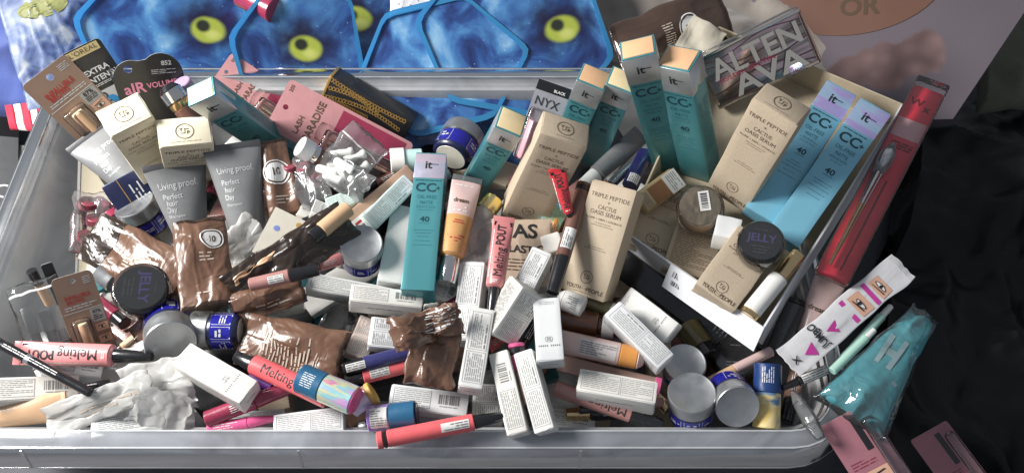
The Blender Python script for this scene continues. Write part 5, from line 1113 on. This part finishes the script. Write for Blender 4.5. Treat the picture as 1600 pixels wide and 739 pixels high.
# ================================================================== half-hidden small things in the gaps
B2 = lambda m_, c_=BLACKP, q=.35: [(0, q, .85, .95, c_, 'cap'), (q, 1, 1, 1, m_, 'barrel')]
for lab, b_, t_, z_, r_, sg in (
    ('berry tube glimpsed between chrome cap and white cartons', (668, 498), (722, 470), -1.6, 12, B2(BERRY)),
    ('black mascara lying under the front coral tube near the rim', (560, 668), (700, 640), -2.5, 11, B2(BLACKP, SILVER, .1)),
    ('tan pencil poking out below the maroon gloss at left', (168, 560), (232, 512), -2, 7, B2(TAN)),
    ('rose pencil lying under the black wrapper near the ivory card', (388, 418), (482, 372), -.6, 7, B2(ROSE)),
    ('black mascara in the gap right of the mauve lip tube', (884, 648), (1010, 640), -4.5, 12, B2(BLACKP, GOLD, .3)),
    ('mauve pencil lying below the two panel carton', (905, 640), (1036, 628), -2.6, 8, B2(MAUVE)),
    ('gold tube end between the right front jars and the mauve tube', (1000, 596), (1045, 640), -3, 12, B2(GOLD, BLACKP, .5)),
    ('navy pencil under the orange foundation tube', (668, 412), (720, 336), -1, 8, B2(NAVYP)),
    ('coral tube end under the leaning grey sided carton', (740, 560), (800, 512), -.4, 11, B2(CORAL)),
    ('silver tube under the beige lettered pouch', (742, 452), (800, 425), -.8, 10, B2(SILVER, WHITEP, .3)),
    ('black pen in the gap left of the upright crest carton', (806, 560), (842, 498), -.5, 8, B2(BLACKP, SILVER, .15)),
    ('amber tube between the kraft cartons at the centre', (838, 420), (872, 336), -.5, 11, B2(AMBER, WHITEP, .3)),
    ('violet tube beside the tipped jelly pot in shade', (470, 556), (540, 536), -2.4, 10, B2(mat('violet_plastic', (.16, .04, .28)))),
    ('rose tube in the gap above the long white carton', (478, 420), (540, 402), -2, 10, B2(PINK)),
    ('black pencil between the tiny white cartons and the sleeve', (462, 352), (520, 330), -1.8, 7, B2(BLACKP, TAN, .2)),
    ('pale tube wedged under the slanted aqua carton', (560, 362), (612, 302), -2, 11, B2(BLUSH, WHITEP, .3)),
    ('smoky tube between the teal carton and the white pot', (640, 300), (700, 268), -3.2, 12, B2(mat('smoky_plastic', (.17, .17, .175)), BLACKP)),
    ('brown pencil crossing behind the white applicator bags', (560, 300), (640, 262), -2.4, 7, B2(BROWNP)),
    ('maroon tube in the gap under the upper grey tubes', (318, 330), (352, 262), -4, 12, B2(BERRY)),
    ('copper tube beside the right wall of the bin', (1228, 660), (1250, 560), -4, 12, B2(mat('copper_pink', (.55, .33, .26)), BLACKP))):
    stick('makeup_tube', lab, 'tube', b_, t_, z_, z_ + .2, r_, sg, prints=p_fine(.45, .8))
for lab, b_, t_, z_, w_, st_ in (
    ('white carton low behind the navy pen, under the wide brown sachet', (470, 590), (476, 566), -2.6, 90, 'land'),
    ('white carton low at the front under the berry gloss', (388, 668), (388, 642), -3, 110, 'land'),
    ('white carton in the gap between the two front upright cartons and the rim', (880, 668), (884, 632), -4.5, 96, 'bar'),
    ('white carton under the brown glass bottle', (930, 548), (936, 522), -3.4, 84, 'land'),
    ('white carton below the clear bag of vials at the left wall', (112, 584), (120, 552), -2.4, 84, 'bar'),
    ('white carton under the upright jar in the left centre', (520, 400), (556, 350), -4.2, 40, 'print'),
    ('white carton under the brown sachet flap', (430, 480), (425, 455), -1.6, 86, 'land'),
    ('white carton under the white vial at the centre', (880, 492), (846, 440), -1.2, 34, 'print')):
    white(lab, b_, t_, z_, z_, w_, None, .026, style=st_)

# ================================================================== the buried layer that fills the gaps
rr = random.Random(21)
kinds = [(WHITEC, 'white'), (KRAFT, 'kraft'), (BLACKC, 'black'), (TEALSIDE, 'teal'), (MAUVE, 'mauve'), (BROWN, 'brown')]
nx_, ny_ = 11, 6
for layer in range(1):
    for i in range(nx_):
        for j in range(ny_):
            x = XL + .05 + (XR - XL - .10) * (i + .5 + rr.uniform(-.2, .2)) / nx_; y = YN + .045 + (YF - YN - .09) * (j + .5 + rr.uniform(-.2, .2)) / ny_
            m_, nm = kinds[rr.choice((0, 0, 1, 2, 2, 2, 3, 4, 5))]
            zt_ = -.060 - .030 * (j / ny_) + rr.uniform(-.012, .008)
            M_ = Matrix.Translation((x, y, zt_)) @ Matrix.Rotation(rr.uniform(0, 3.14), 4, 'Z') @ Matrix.Rotation(rr.uniform(-.2, .2), 4, 'X')
            L_, w_ = rr.uniform(.09, .13), rr.uniform(.028, .042)
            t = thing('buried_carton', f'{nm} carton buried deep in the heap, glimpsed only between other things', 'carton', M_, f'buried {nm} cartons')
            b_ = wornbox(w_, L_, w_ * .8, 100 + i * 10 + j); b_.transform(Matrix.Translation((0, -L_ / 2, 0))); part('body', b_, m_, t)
